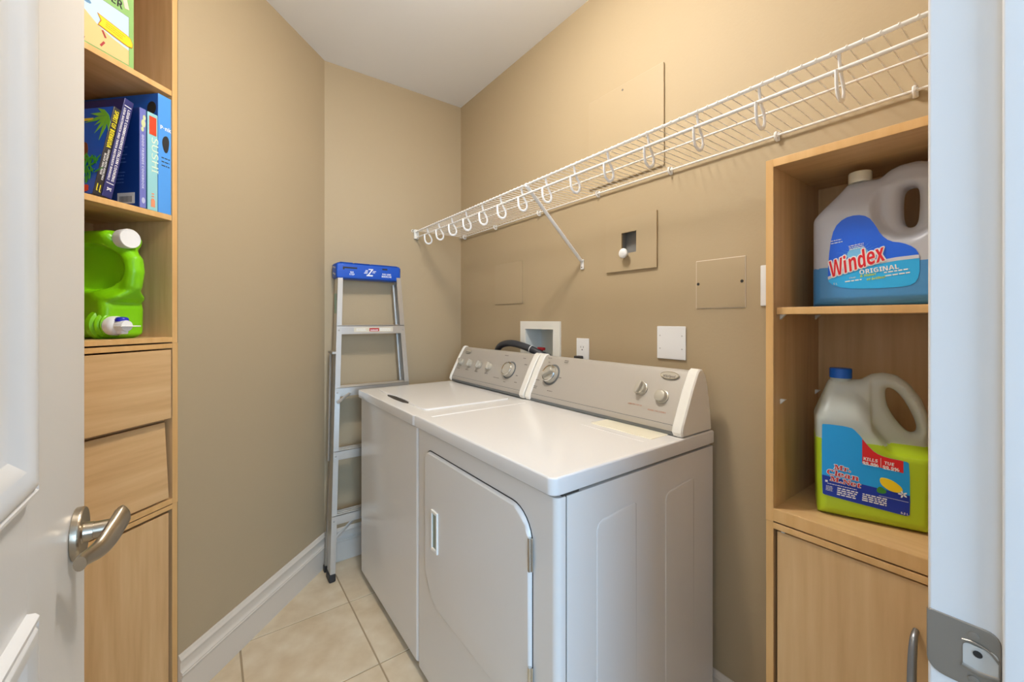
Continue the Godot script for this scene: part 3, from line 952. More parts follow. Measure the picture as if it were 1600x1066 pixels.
func left_tower() -> void:
	var w := -0.405
	var zb := -0.305
	var i0 := -0.017
	var i1 := w + 0.017
	var lo := thing("base_cabinet", "maple base cabinet with one plain door, under the drawer unit behind the door", "cabinet", tower_at(0.0), 135)
	panel(lo, "side_panel", Vector3(i0, 0, zb), Vector3(0, 0.6635, 0))
	panel(lo, "side_panel", Vector3(w, 0, zb), Vector3(i1, 0.6635, 0))
	panel(lo, "top_board", Vector3(i1, 0.6500, zb), Vector3(i0, 0.6632, 0), M.wood_flat)
	bd("back_panel", lo, Vector3(i1, 0.0, zb), Vector3(i0, 0.65, zb + 0.004), M.wood, 0.0)
	bd("plinth", lo, Vector3(i1, 0.0, -0.06), Vector3(i0, 0.06, -0.045), M.wood)
	bd("bottom_board", lo, Vector3(i1, 0.06, zb + 0.004), Vector3(i0, 0.076, -0.022), M.wood_flat)
	bd("door", lo, Vector3(i1 + 0.006, 0.065, -0.022), Vector3(i0 - 0.009, 0.6415, -0.003), M.wood)
	var du := thing("drawer_unit", "maple unit of two plain drawers under the green jug", "drawer unit", tower_at(0.664), 135)
	var o := 0.664
	panel(du, "side_panel", Vector3(i0, 0, zb), Vector3(0.0006, 1.1755 - o, 0.0006))
	panel(du, "side_panel", Vector3(w, 0, zb), Vector3(i1, 1.1755 - o, 0.0006))
	panel(du, "bottom_board", Vector3(i1, 0.0022, zb), Vector3(i0, 0.0185, 0), M.wood_flat)
	panel(du, "top_board", Vector3(i1, 1.1590 - o, zb), Vector3(i0, 1.1735 - o, 0), M.wood_flat)
	bd("back_panel", du, Vector3(i1, 0.0185, zb), Vector3(i0, 1.1590 - o, zb + 0.004), M.wood, 0.0)
	bd("divider", du, Vector3(i1, 0.9255 - o, -0.06), Vector3(i0, 0.9355 - o, -0.03), M.wood_flat)
	var d1 := bd("drawer", du, Vector3(i1 + 0.006, 0.0, -0.018), Vector3(i0 - 0.007, 0.2155, 0.0), M.wood_flat)
	d1.position = Vector3(0, 0.9385 - o, 0.004)
	var d2 := bd("drawer", du, Vector3(i1 + 0.006, 0.0, -0.018), Vector3(i0 - 0.009, 0.2380, 0.0), M.wood_flat)
	d2.position = Vector3(0, 0.6880 - o, -0.002)
	d2.rotation_degrees = Vector3(-3.6, 0, 0)
	for d in [d1, d2]:
		part("drawer_box", box(Vector3(i1 + 0.02, 0.01, -0.25), Vector3(i0 - 0.03, 0.16, -0.0185), 0.0), M.wood_flat, d)
	var up := thing("bookcase", "tall open maple bookcase with cookbooks and a green jug, left side", "bookcase", tower_at(1.1760), 135)
	o = 1.1760
	panel(up, "side_panel", Vector3(i0, 0, zb), Vector3(0, 2.36 - o, 0))
	panel(up, "side_panel", Vector3(w, 0, zb), Vector3(i1, 2.36 - o, 0))
	panel(up, "bottom_board", Vector3(i1, 0.0022, zb), Vector3(i0, 0.0175, 0), M.wood_flat)
	panel(up, "top_board", Vector3(i1, 2.3435 - o, zb), Vector3(i0, 2.36 - o, 0), M.wood_flat)
	for y in [1.5625, 1.9570]:
		panel(up, "shelf", Vector3(i1 + 0.001, y - o, zb + 0.006), Vector3(i0 - 0.001, y + 0.0165 - o, -0.001), M.wood_flat)
	bd("back_panel", up, Vector3(i1, 0.0175, zb), Vector3(i0, 2.3435 - o, zb + 0.005), M.wood, 0.0)

# ---------------------------------------------------------------- wire shelf
func wire_shelf() -> void:
	var t := thing("wire_shelf", "long white wire closet shelf with hanging hooks along the back wall", "shelf", Vector3(0, 1.757, 0))
	var L := 2.158
	part("front_rail", rod(Vector3(0.012, 0, 0.300), Vector3(L, 0, 0.300), 0.0044, 10), M.wire, t)
	part("lip_rail", rod(Vector3(0.012, -0.036, 0.301), Vector3(L, -0.036, 0.301), 0.0042, 10), M.wire, t)
	part("middle_rail", rod(Vector3(0.006, -0.005, 0.165), Vector3(L, -0.005, 0.165), 0.0029, 8), M.wire, t)
	part("back_rail", rod(Vector3(0.006, -0.005, 0.0125), Vector3(L, -0.005, 0.0125), 0.0034, 8), M.wire, t)
	var wire := solid(tube([Vector3(0, 0, 0.009), Vector3(0, 0.0005, 0.294), Vector3(0, 0.0012, 0.3015), Vector3(0, -0.0010, 0.3055), Vector3(0, -0.0045, 0.3062)], 0.00115, 6, Vector3.RIGHT))
	var x := 0.0173
	while x < L:
		part_mesh("wire", wire, M.wire, t, Vector3(x, 0.0035, 0))
		x += 0.02425
	var hp := curve([Vector3(0, -0.003, 0.2945), Vector3(0, -0.030, 0.2865), Vector3(0, -0.050, 0.272), Vector3(0, -0.066, 0.2665), Vector3(0, -0.081, 0.272), Vector3(0, -0.088, 0.287), Vector3(0, -0.081, 0.302), Vector3(0, -0.064, 0.3085), Vector3(0, -0.038, 0.3095)], 4)
	var hs := []
	for i in hp.size():
		hs.append(Vector2(0.0046, 0.0030))
	var hook := solid(sweep(hp, hs, Vector3.RIGHT, 10).duplicate())
	for i in 14:
		part_mesh("hanger_hook", hook, M.plastic_white, t, Vector3(0.148 + 0.14185 * i, 0, 0))
	# diagonal brace from the front rail down to the wall
	var a := Vector3(1.0355, -0.004, 0.297)
	var b := Vector3(1.0395, -0.262, 0.010)
	var br := part("brace_arm", sweep([a, b], [Vector2(0.0088, 0.0055)], Vector3(0, 0.7, -0.7), 8), M.plastic_white, t, Vector3.ZERO, "white diagonal brace arm")
	part("brace_foot", box(Vector3(1.0315, -0.298, 0.0005), Vector3(1.0475, -0.256, 0.0068), 0.0015), M.plastic_white, br)
	part("brace_clip", box(Vector3(1.0285, -0.010, 0.286), Vector3(1.0425, 0.0065, 0.305), 0.003), M.plastic_white, br)
	part("screw", xf(lathe([Vector2(0.0035, 0), Vector2(0.003, 0.001), Vector2(0, 0.0014)], 10), Basis.IDENTITY, Vector3(1.0395, -0.289, 0.0065)), M.ink, br)
	# end bracket on the short wall
	var eb := part("end_bracket", join([box(Vector3(0.0005, -0.042, 0.284), Vector3(0.014, 0.012, 0.312), 0.002), box(Vector3(0.014, -0.044, 0.290), Vector3(0.024, -0.028, 0.308), 0.002), box(Vector3(0.014, -0.006, 0.290), Vector3(0.024, 0.008, 0.308), 0.002)]), M.plastic, t, Vector3.ZERO, "white plastic end bracket")
	var ring := []
	for i in 17:
		ring.append(Vector3(0.004, 0.004 + cos(TAU * i / 16) * 0.0065, 0.3185 + sin(TAU * i / 16) * 0.0065))
	part("screw_eye", tube(ring, 0.0022, 6, Vector3.RIGHT), M.plastic, eb)
	for cx in [0.064, 0.398, 0.765, 1.131, 1.452, 1.776, 2.05]:
		var clip := tube(curve([Vector3(cx, 0.004, 0.010), Vector3(cx, 0.001, 0.019), Vector3(cx, -0.009, 0.020), Vector3(cx, -0.016, 0.012), Vector3(cx, -0.015, 0.004)], 3), 0.0035, 6, Vector3.RIGHT)
		part("wall_clip", join([clip, box(Vector3(cx - 0.005, -0.018, 0.0003), Vector3(cx + 0.005, 0.007, 0.006), 0.0015)]), M.plastic_white, t)

# ---------------------------------------------------------------- stepladder
func ladder() -> void:
	var t := thing("step_ladder", "folded aluminium stepladder with bright blue top, leaning in the corner", "ladder")
	var fx := func(y: float) -> float: return 0.176 - 0.082 * y / 1.5
	var zl := func(y: float) -> float: return 0.803 - 0.055 * y / 1.46
	var zr := func(y: float) -> float: return 0.336 + 0.088 * y / 1.46
	# channel rails: front flange, side web, rear flange
	for side in [1, -1]:
		var zf: Callable = zl if side == 1 else zr
		var tris := PackedVector3Array()
		var y0 := 0.012
		var y1 := 1.475
		for piece in [[0.0, 0.0022, 0.0, 0.024], [0.0022, 0.060, 0.0, 0.0022], [0.058, 0.060, 0.0, 0.018]]:
			# piece: from depth a to b behind the front line, from c to d inwards of the outer line
			var ring := func(y: float) -> Array:
				var x: float = fx.call(y)
				var z: float = zf.call(y)
				return [Vector3(x - piece[0], y, z - side * piece[2]), Vector3(x - piece[1], y, z - side * piece[2]), Vector3(x - piece[1], y, z - side * piece[3]), Vector3(x - piece[0], y, z - side * piece[3])]
			var a: Array = ring.call(y0)
			var b: Array = ring.call(y1)
			var s := PackedVector3Array()
			for i in 4:
				var j := (i + 1) % 4
				s.append_array(quad(a[i], a[j], b[j], b[i]))
			s.append_array(quad(a[3], a[2], a[1], a[0]))
			s.append_array(quad(b[0], b[1], b[2], b[3]))
			if side == 1:
				for i in range(0, s.size(), 3):
					var q := s[i]
					s[i] = s[i + 1]
					s[i + 1] = q
			tris.append_array(s)
		var rail := part("front_rail", tris, M.alu, t)
		for k in 4:
			var y := 0.305 * (k + 1) - 0.024
			part("rivet", xf(lathe([Vector2(0.0045, 0), Vector2(0.003, 0.0016), Vector2(0, 0.002)], 10), facing(Vector3(1, 0, 0)), Vector3(fx.call(y), y, zf.call(y) - side * 0.011)), M.alu_dull, rail)
		var z0: float = zf.call(0.0)
		part("foot", mv(box(Vector3(-0.062, -0.002, -0.015), Vector3(0.004, 0.036, 0.015), 0.004), Vector3(0.174, 0.002, z0 - side * 0.011)), M.rubber, t)
		# folded rear rail
		var ra := Vector3(0.062, 0.022, z0 - side * 0.010)
		var rb := Vector3(0.036, 1.44, zf.call(1.44) - side * 0.020)
		part("rear_rail", sweep([ra, rb], [Vector2(0.011, 0.010)], Vector3(1, 0, 0), 8), M.alu_dull, t)
		part("rear_foot", mv(box(Vector3(-0.014, -0.001, -0.014), Vector3(0.014, 0.03, 0.014), 0.003), Vector3(0.062, 0.001, z0 - side * 0.010)), M.rubber, t)
	for k in 4:
		var y := 0.305 * (k + 1)
		var x: float = fx.call(y)
		var z1: float = zl.call(y) - 0.0022
		var z0: float = zr.call(y) + 0.0022
		var tread := box(Vector3(x - 0.062, y - 0.004, z0), Vector3(x + 0.001, y, z1), 0.001)
		for g in 3:
			tread.append_array(box(Vector3(x - 0.055 + g * 0.02, y - 0.001, z0), Vector3(x - 0.047 + g * 0.02, y + 0.0025, z1), 0.001))
		tread.append_array(box(Vector3(x - 0.003, y - 0.044, z0), Vector3(x + 0.001, y, z1), 0.001))
		tread.append_array(box(Vector3(x - 0.062, y - 0.03, z0), Vector3(x - 0.059, y, z1), 0.001))
		var st := part("step", tread, M.alu, t)
		if k == 3:
			var lab := part("sticker", box(Vector3(x + 0.001, y - 0.034, 0.475), Vector3(x + 0.0016, y - 0.010, 0.675), 0.0), mat(Color8(214, 204, 180), 0.5), st, Vector3.ZERO, "pale sticker with a red block on the top step")
			part("red_block", box(Vector3(x + 0.0016, y - 0.031, 0.548), Vector3(x + 0.002, y - 0.014, 0.598), 0.0), mat(Color8(176, 44, 40), 0.5), st)
			lab.set_meta("label", "pale sticker on the top step")
			part("fine_print", xf(join([mv(print_rows(0.05, 3, 0.005, 0.002, 3), Vector3(-0.065, 0.005, 0)), mv(print_rows(0.06, 3, 0.005, 0.002, 5), Vector3(0.06, 0.005, 0)), mv(text("DANGER", 0.007), Vector3(0, -0.003, 0.0006))]), facing(Vector3(1, 0, 0)), Vector3(x + 0.0017, y - 0.022, 0.573)), M.white_ink, st)
	# diagonal knee braces
	for p in [[Vector3(0.165, 0.845, 0.762), Vector3(0.135, 0.905, 0.665)], [Vector3(0.165, 0.185, 0.780), Vector3(0.145, 0.275, 0.650)], [Vector3(0.165, 0.185, 0.362), Vector3(0.145, 0.275, 0.49)]]:
		part("knee_brace", sweep([p[0] - Vector3(0.02, 0, 0), p[1] - Vector3(0.02, 0, 0)], [Vector2(0.002, 0.008)], Vector3(0, 0.7, 0.7), 6), M.alu, t)
	part("spreader_bar", join([rod(Vector3(0.075, 0.55, 0.787), Vector3(0.050, 1.085, 0.772), 0.006, 6), box(Vector3(0.03, 1.08, 0.755), Vector3(0.115, 1.092, 0.779), 0.001)]), M.alu_dull, t)
	part("side_sticker", xf(box(Vector3(-0.022, -0.09, 0), Vector3(0.018, 0.02, 0.0006), 0.0), facing(Vector3(0, 0, 1)), Vector3(fx.call(1.36) - 0.030, 1.36, zl.call(1.31) + 0.0005)), mat(Color8(150, 178, 160), 0.5), t, Vector3.ZERO, "faded green sticker on the rail side")
	# blue cap: rounded box with tool slots, in its own axes (x along its length to the right, z towards the room)
	var cap := part("top_cap", box(Vector3(-0.168, 0, -0.085), Vector3(0.166, 0.080, 0.0), 0.009), M.blue_cap, t, Vector3(0.0965, 1.455, 0.588), "bright blue plastic top cap")
	cap.rotation_degrees.y = 92
	var rim := join([box(Vector3(-0.150, 0.079, -0.080), Vector3(-0.085, 0.084, -0.008), 0.003), box(Vector3(0.005, 0.079, -0.080), Vector3(0.15, 0.083, -0.008), 0.003), box(Vector3(-0.080, 0.079, -0.016), Vector3(0.0, 0.0825, -0.004), 0.003)])
	part("tool_rim", rim, M.blue_cap, cap)
	part("tool_slot", join([box(Vector3(-0.138, 0.052, -0.002), Vector3(-0.068, 0.060, 0.0006), 0.0), box(Vector3(-0.138, 0.046, -0.002), Vector3(-0.130, 0.054, 0.0006), 0.0), box(Vector3(0.062, 0.056, -0.002), Vector3(0.090, 0.064, 0.0006), 0.0)]), M.dark, cap)
	for p in [Vector2(0.055, -0.028), Vector2(0.022, -0.028), Vector2(0.060, -0.052), Vector2(0.028, -0.05)]:
		part("rivet", xf(lathe([Vector2(0.005, 0), Vector2(0.004, 0.002), Vector2(0, 0.0025)], 10), facing(Vector3(-1, 0, 0)), Vector3(-0.168, p.x, p.y)), M.alu, cap)
	var logo := join([text("NO", 0.0085, 700), mv(text("STEP", 0.0085, 700), Vector3(0, -0.011, 0))])
	logo = join([mv(logo, Vector3(-0.094, 0.034, 0.0006)), mv(join([text("PAS UNE", 0.0085, 700), mv(text("MARCHE", 0.0095, 700), Vector3(0, -0.012, 0))]), Vector3(0.086, 0.034, 0.0006))])
	# slanted emblem: a bold Z between speed strokes
	var zed := PackedVector3Array()
	for s in [[-0.012, 0.016, 0.012, 0.021], [-0.014, -0.017, 0.018, -0.010]]:
		zed.append_array(box(Vector3(s[0], s[1], 0), Vector3(s[2], s[3], 0.0006), 0.0))
	zed.append_array(extrude(PackedVector2Array([Vector2(-0.010, -0.012), Vector2(-0.003, -0.012), Vector2(0.012, 0.018), Vector2(0.004, 0.018)]), 0, 0.0006))
	for s in [[-0.030, -0.012, -0.004, 0.0035], [-0.028, -0.012, 0.003, 0.0035], [-0.026, -0.013, 0.010, 0.0035], [0.013, 0.030, 0.008, 0.003], [0.012, 0.026, 0.001, 0.003]]:
		zed.append_array(box(Vector3(s[0], s[2], 0), Vector3(s[1], s[2] + s[3], 0.0006), 0.0))
	part("lettering", join([logo, shape_at(zed, -0.003, 0.036, 0.0005, 0.0, 0.25)]), M.white_ink, cap)

# ---------------------------------------------------------------- things on the back wall
func wall_fittings() -> void:
	var t := thing("utility_hatch", "large square beige access panel high on the wall behind the wire shelf", "access panel", Vector3(1.2525, 1.779, 0))
	part("cover", box(Vector3(-0.1735, 0, 0.0006), Vector3(0.1735, 0.356, 0.009), 0.003), M.panel_paint, t)
	part("screw", xf(lathe([Vector2(0.004, 0), Vector2(0.0035, 0.0012), Vector2(0, 0.0015)], 10), Basis.IDENTITY, Vector3(0.0, 0.335, 0.009)), M.ink, t)
	t = thing("valve_panel", "beige wall panel with a small square window and white knob, below the wire shelf", "access panel", Vector3(1.285, 1.432, 0))
	part("cover", mv(holed(-0.1135, 0.1135, 0.0, 0.199, 0.0006, 0.0085, [[-0.038, 0.065, 0.0285, 0.1425]]), Vector3.ZERO), M.panel_paint, t)
	part("recess", join([box(Vector3(-0.048, 0.048, -0.034), Vector3(0.040, 0.152, -0.030), 0.0), box(Vector3(-0.048, 0.048, -0.030), Vector3(-0.0465, 0.152, 0.0), 0.0), box(Vector3(0.0385, 0.048, -0.030), Vector3(0.040, 0.152, 0.0), 0.0), box(Vector3(-0.048, 0.048, -0.030), Vector3(0.040, 0.0495, 0.0), 0.0), box(Vector3(-0.048, 0.1505, -0.030), Vector3(0.040, 0.152, 0.0), 0.0)]), M.recess, t, Vector3.ZERO, "grey metal recess seen through the window")
	part("knob", xf(lathe([Vector2(0.006, 0), Vector2(0.006, 0.010), Vector2(0.013, 0.013), Vector2(0.0185, 0.019), Vector2(0.0185, 0.024), Vector2(0.014, 0.029), Vector2(0.006, 0.031), Vector2(0, 0.0312)], 24), Basis.IDENTITY, Vector3(-0.013, 0.062, 0.0085)), M.plastic_white, t, Vector3.ZERO, "round white knob")
	t = thing("blank_panel", "faint beige blank panel on the wall above the washer console", "access panel", Vector3(0.507, 1.331, 0))
	part("cover", xf(box(Vector3(-0.122, 0, 0.0006), Vector3(0.122, 0.215, 0.0055), 0.0015), Basis.IDENTITY), M.panel_paint, t)
	t = thing("access_cover", "beige square cover with chipped white edges and two dark screws", "access panel", Vector3(1.6155, 1.284, 0))
	part("frame", box(Vector3(-0.0760, 0.0, 0.0004), Vector3(0.0760, 0.152, 0.0022), 0.0006), mat(Color8(226, 214, 194), 0.5), t, Vector3.ZERO, "chipped white edge")
	part("cover", box(Vector3(-0.0742, 0.0015, 0.0022), Vector3(0.0742, 0.1500, 0.0036), 0.0008), M.panel_paint, t)
	for sx in [-0.068, 0.066]:
		part("screw", xf(lathe([Vector2(0.0048, 0), Vector2(0.004, 0.001), Vector2(0, 0.0004)], 10), Basis.IDENTITY, Vector3(sx, 0.078, 0.0036)), M.dark, t)
	t = thing("cover_plate", "white square blank cover plate with four screws, above dryer console", "wall plate", Vector3(1.4515, 1.1145, 0))
	part("plate", box(Vector3(-0.0535, 0, 0.0004), Vector3(0.0535, 0.112, 0.0062), 0.002), M.plastic_white, t)
	for p in [Vector2(-0.041, 0.036), Vector2(-0.041, 0.080), Vector2(0.041, 0.036), Vector2(0.041, 0.080)]:
		part("screw", xf(lathe([Vector2(0.0026, 0), Vector2(0.0022, 0.0008), Vector2(0, 0.0004)], 8), Basis.IDENTITY, Vector3(p.x, p.y, 0.0062)), mat(Color8(196, 194, 192), 0.4), t)
	t = thing("wall_outlet", "white electrical outlet with a black plug in its lower socket", "outlet", Vector3(1.042, 1.055, 0))
	part("plate", box(Vector3(-0.0355, 0, 0.0004), Vector3(0.0355, 0.116, 0.0055), 0.0018), M.plastic_white, t)
	part("insert", box(Vector3(-0.0170, 0.024, 0.0055), Vector3(0.0170, 0.092, 0.0072), 0.0008), M.plastic_white, t)
	part("slot", join([box(Vector3(-0.0085, 0.076, 0.0068), Vector3(-0.0065, 0.083, 0.0074), 0.0), box(Vector3(0.0062, 0.076, 0.0068), Vector3(0.0082, 0.083, 0.0074), 0.0), mv(extrude(ellipse(0.0028, 0.0028, 10), 0.0068, 0.0074), Vector3(0, 0.0685, 0))]), M.dark, t)
	t = thing("power_plug", "black power plug in the outlet behind the dryer", "plug", Vector3(1.036, 1.066, 0.008))
	part("plug_body", box(Vector3(-0.014, 0.0, 0.0), Vector3(0.016, 0.032, 0.030), 0.003), M.rubber, t)
	part("cord", tube(curve([Vector3(0.001, 0.004, 0.018), Vector3(0.001, -0.03, 0.019), Vector3(0.001, -0.08, 0.010), Vector3(0.004, -0.16, 0.008)], 4), 0.004, 8, Vector3(0, 0, 1)), M.rubber, t)
	t = thing("light_switch", "white wall switch plate partly hidden by the tall cabinet", "switch", Vector3(1.769, 1.287, 0))
	part("plate", box(Vector3(-0.0365, 0, 0.0004), Vector3(0.0365, 0.115, 0.0068), 0.002), M.plastic_white, t)
	part("rocker", box(Vector3(-0.0165, 0.024, 0.0068), Vector3(0.0165, 0.091, 0.0098), 0.0012), M.plastic_white, t)
	t = thing("laundry_box", "white recessed laundry outlet box in the wall behind the washer console", "outlet box", Vector3(0.763, 1.0, 0))
	part("frame", mv(holed(-0.1445, 0.1445, -0.01, 0.2415, 0.0004, 0.008, [[-0.106, 0.035, 0.0975, 0.204]]), Vector3.ZERO), M.plastic, t)
	part("recess", join([box(Vector3(-0.110, 0.031, -0.10), Vector3(0.1015, 0.207, -0.097), 0.0), box(Vector3(-0.110, 0.031, -0.097), Vector3(-0.1065, 0.207, 0.0004), 0.0), box(Vector3(0.098, 0.031, -0.097), Vector3(0.1015, 0.207, 0.0004), 0.0), box(Vector3(-0.1065, 0.031, -0.097), Vector3(0.098, 0.0345, 0.0004), 0.0), box(Vector3(-0.1065, 0.2045, -0.097), Vector3(0.098, 0.207, 0.0004), 0.0)]), mat(Color8(222, 226, 222), 0.4), t)
	var vb := part("valve", join([rod(Vector3(-0.045, 0.035, -0.045), Vector3(-0.045, 0.092, -0.045), 0.010, 12), rod(Vector3(-0.045, 0.070, -0.045), Vector3(-0.045, 0.070, -0.015), 0.008, 10)]), mat(Color8(170, 140, 80), 0.35, 0.8), t, Vector3.ZERO, "brass water valve")
	part("valve_handle", join([box(Vector3(-0.068, 0.100, -0.054), Vector3(-0.022, 0.114, -0.036), 0.003), rod(Vector3(-0.045, 0.088, -0.045), Vector3(-0.045, 0.102, -0.045), 0.009, 10)]), mat(Color8(176, 28, 36), 0.4), vb, Vector3.ZERO, "red valve handle")
	# black drain hose arching from behind the washer into the box
	var h := thing("drain_hose", "black drain hose arching from behind the washer into the wall box", "hose", Vector3(0.40, 0, 0))
	part("hose", tube(curve([Vector3(0.015, 0.70, 0.016), Vector3(0.020, 0.98, 0.019), Vector3(0.035, 1.050, 0.026), Vector3(0.060, 1.094, 0.035), Vector3(0.120, 1.122, 0.045), Vector3(0.215, 1.132, 0.052), Vector3(0.320, 1.116, 0.044), Vector3(0.395, 1.088, 0.020), Vector3(0.425, 1.062, -0.030), Vector3(0.435, 1.052, -0.070)], 5), 0.0165, 14, Vector3(0, 0.2, 1)), mat(Color8(52, 54, 60), 0.45), h)
	part("cable_tie", mv(xf(lathe([Vector2(0.0168, -0.002), Vector2(0.0178, -0.002), Vector2(0.0178, 0.002), Vector2(0.0168, 0.002)], 20), facing(Vector3(0.094, -0.030, -0.024))), Vector3(0.342, 1.1095, 0.0390)), M.plastic_white, h, Vector3.ZERO, "white tie round the hose")

# ---------------------------------------------------------------- jugs (surface nets of a rounded slab with a handle hole)
func poly_dist(p: Vector2, poly: PackedVector2Array) -> float:
	var d := 1e9
	var n := poly.size()
	var inside := false
	for i in n:
		var a := poly[i]
		var b := poly[(i + 1) % n]
		var e := b - a
		var w := p - a
		var q := w - e * clampf(w.dot(e) / e.length_squared(), 0.0, 1.0)
		d = minf(d, q.length_squared())
		if (a.y > p.y) != (b.y > p.y) and p.x < e.x * (p.y - a.y) / e.y + a.x:
			inside = not inside
	return -sqrt(d) if inside else sqrt(d)

func smooth_poly(p: PackedVector2Array, times := 2) -> PackedVector2Array:
	for k in times:
		var r := PackedVector2Array()
		for i in p.size():
			var a := p[i]
			var b := p[(i + 1) % p.size()]
			r.append(a.lerp(b, 0.25))
			r.append(a.lerp(b, 0.75))
		p = r
	return p

# outline and hole in metres; half: Callable(x, y) -> half thickness; below: keep only y under this; shrink: wall thickness
func jug_net(outline: PackedVector2Array, holes: Array, half: Callable, rnd: float, cell: float, shrink := 0.0, below := 1e9) -> PackedVector3Array:
	var lo := outline[0]
	var hi := outline[0]
	for p in outline:
		lo = lo.min(p)
		hi = hi.max(p)
	lo -= Vector2.ONE * cell * 2.0
	hi += Vector2.ONE * cell * 2.0
	var hz := 0.075
	var nx := int((hi.x - lo.x) / cell) + 2
	var ny := int((minf(hi.y, below + cell * 2.0) - lo.y) / cell) + 2
	var nz := int(hz * 2.0 / cell) + 2
	var f := PackedFloat32Array()
	f.resize(nx * ny * nz)
	for i in nx:
		for j in ny:
			var p := lo + Vector2(i, j) * cell
			var d := poly_dist(p, outline)
			for h in holes:
				d = maxf(d, -poly_dist(p, h))
			var th: float = half.call(p.x, p.y)
			var r := minf(rnd, th)
			for k in nz:
				var z := -hz + k * cell
				var qx := d + r
				var qz := absf(z) - th + r
				var v := minf(maxf(qx, qz), 0.0) + Vector2(maxf(qx, 0.0), maxf(qz, 0.0)).length() - r + shrink
				if below < 1e8:
					v = maxf(v, p.y - below)
				f[(i * ny + j) * nz + k] = v
	var vid := {}
	var vs := PackedVector3Array()
	var out := PackedVector3Array()
	var idx := func(i: int, j: int, k: int) -> int: return (i * ny + j) * nz + k
	for i in nx - 1:
		for j in ny - 1:
			for k in nz - 1:
				var b := (i * ny + j) * nz + k
				var s0 := f[b] < 0.0
				var c := [f[b], f[b + 1], f[b + nz], f[b + nz + 1], f[b + ny * nz], f[b + ny * nz + 1], f[b + ny * nz + nz], f[b + ny * nz + nz + 1]]
				var mixed := false
				for q in 8:
					if (c[q] < 0.0) != s0:
						mixed = true
						break
				if not mixed:
					continue
				var sum := Vector3.ZERO
				var cnt := 0
				for q in 8:
					for bit in [1, 2, 4]:
						if q & bit:
							continue
						var e: int = q | bit
						if (c[q] < 0.0) != (c[e] < 0.0):
							var t: float = c[q] / (c[q] - c[e])
							var pa := Vector3((q >> 2) & 1, (q >> 1) & 1, q & 1)
							var pb := Vector3((e >> 2) & 1, (e >> 1) & 1, e & 1)
							sum += pa.lerp(pb, t)
							cnt += 1
				vid[b] = vs.size()
				vs.append(Vector3(lo.x, lo.y, -hz) + (Vector3(i, j, k) + sum / cnt) * cell)
	for i in range(1, nx - 1):
		for j in range(1, ny - 1):
			for k in range(1, nz - 1):
				var b := (i * ny + j) * nz + k
				var a := f[b] < 0.0
				var steps := [ny * nz, nz, 1]
				for ax in 3:
					if a == (f[b + steps[ax]] < 0.0):
						continue
					var u: int = steps[(ax + 1) % 3]
					var w: int = steps[(ax + 2) % 3]
					var q0 = vid.get(b - u - w)
					var q1 = vid.get(b - w)
					var q2 = vid.get(b)
					var q3 = vid.get(b - u)
					if q0 == null or q1 == null or q2 == null or q3 == null:
						continue
					if a:
						out.append_array(quad(vs[q0], vs[q1], vs[q2], vs[q3]))
					else:
						out.append_array(quad(vs[q0], vs[q3], vs[q2], vs[q1]))
	return out

func label_plate(outline: PackedVector2Array, z: float) -> PackedVector3Array:
	return extrude(outline, z, z + 0.0007, 0.0002, true)

func clip_poly(a: PackedVector2Array, b: PackedVector2Array) -> PackedVector2Array:
	var r := Geometry2D.intersect_polygons(a, b)
	var p: PackedVector2Array = r[0]
	if Geometry2D.is_polygon_clockwise(p) != Geometry2D.is_polygon_clockwise(PackedVector2Array([Vector2(0, 0), Vector2(1, 0), Vector2(0, 1)])):
		p.reverse()
	return p

func v2(list: Array) -> PackedVector2Array:
	var p := PackedVector2Array()
	for i in range(0, list.size(), 2):
		p.append(Vector2(list[i], list[i + 1]))
	return p

func milky(c: Color, a: float) -> StandardMaterial3D:
	var m := mat(Color(c.r, c.g, c.b, a), 0.3)
	m.transparency = BaseMaterial3D.TRANSPARENCY_ALPHA
	m.backlight_enabled = true
	m.backlight = Color(0.5, 0.5, 0.5)
	return m

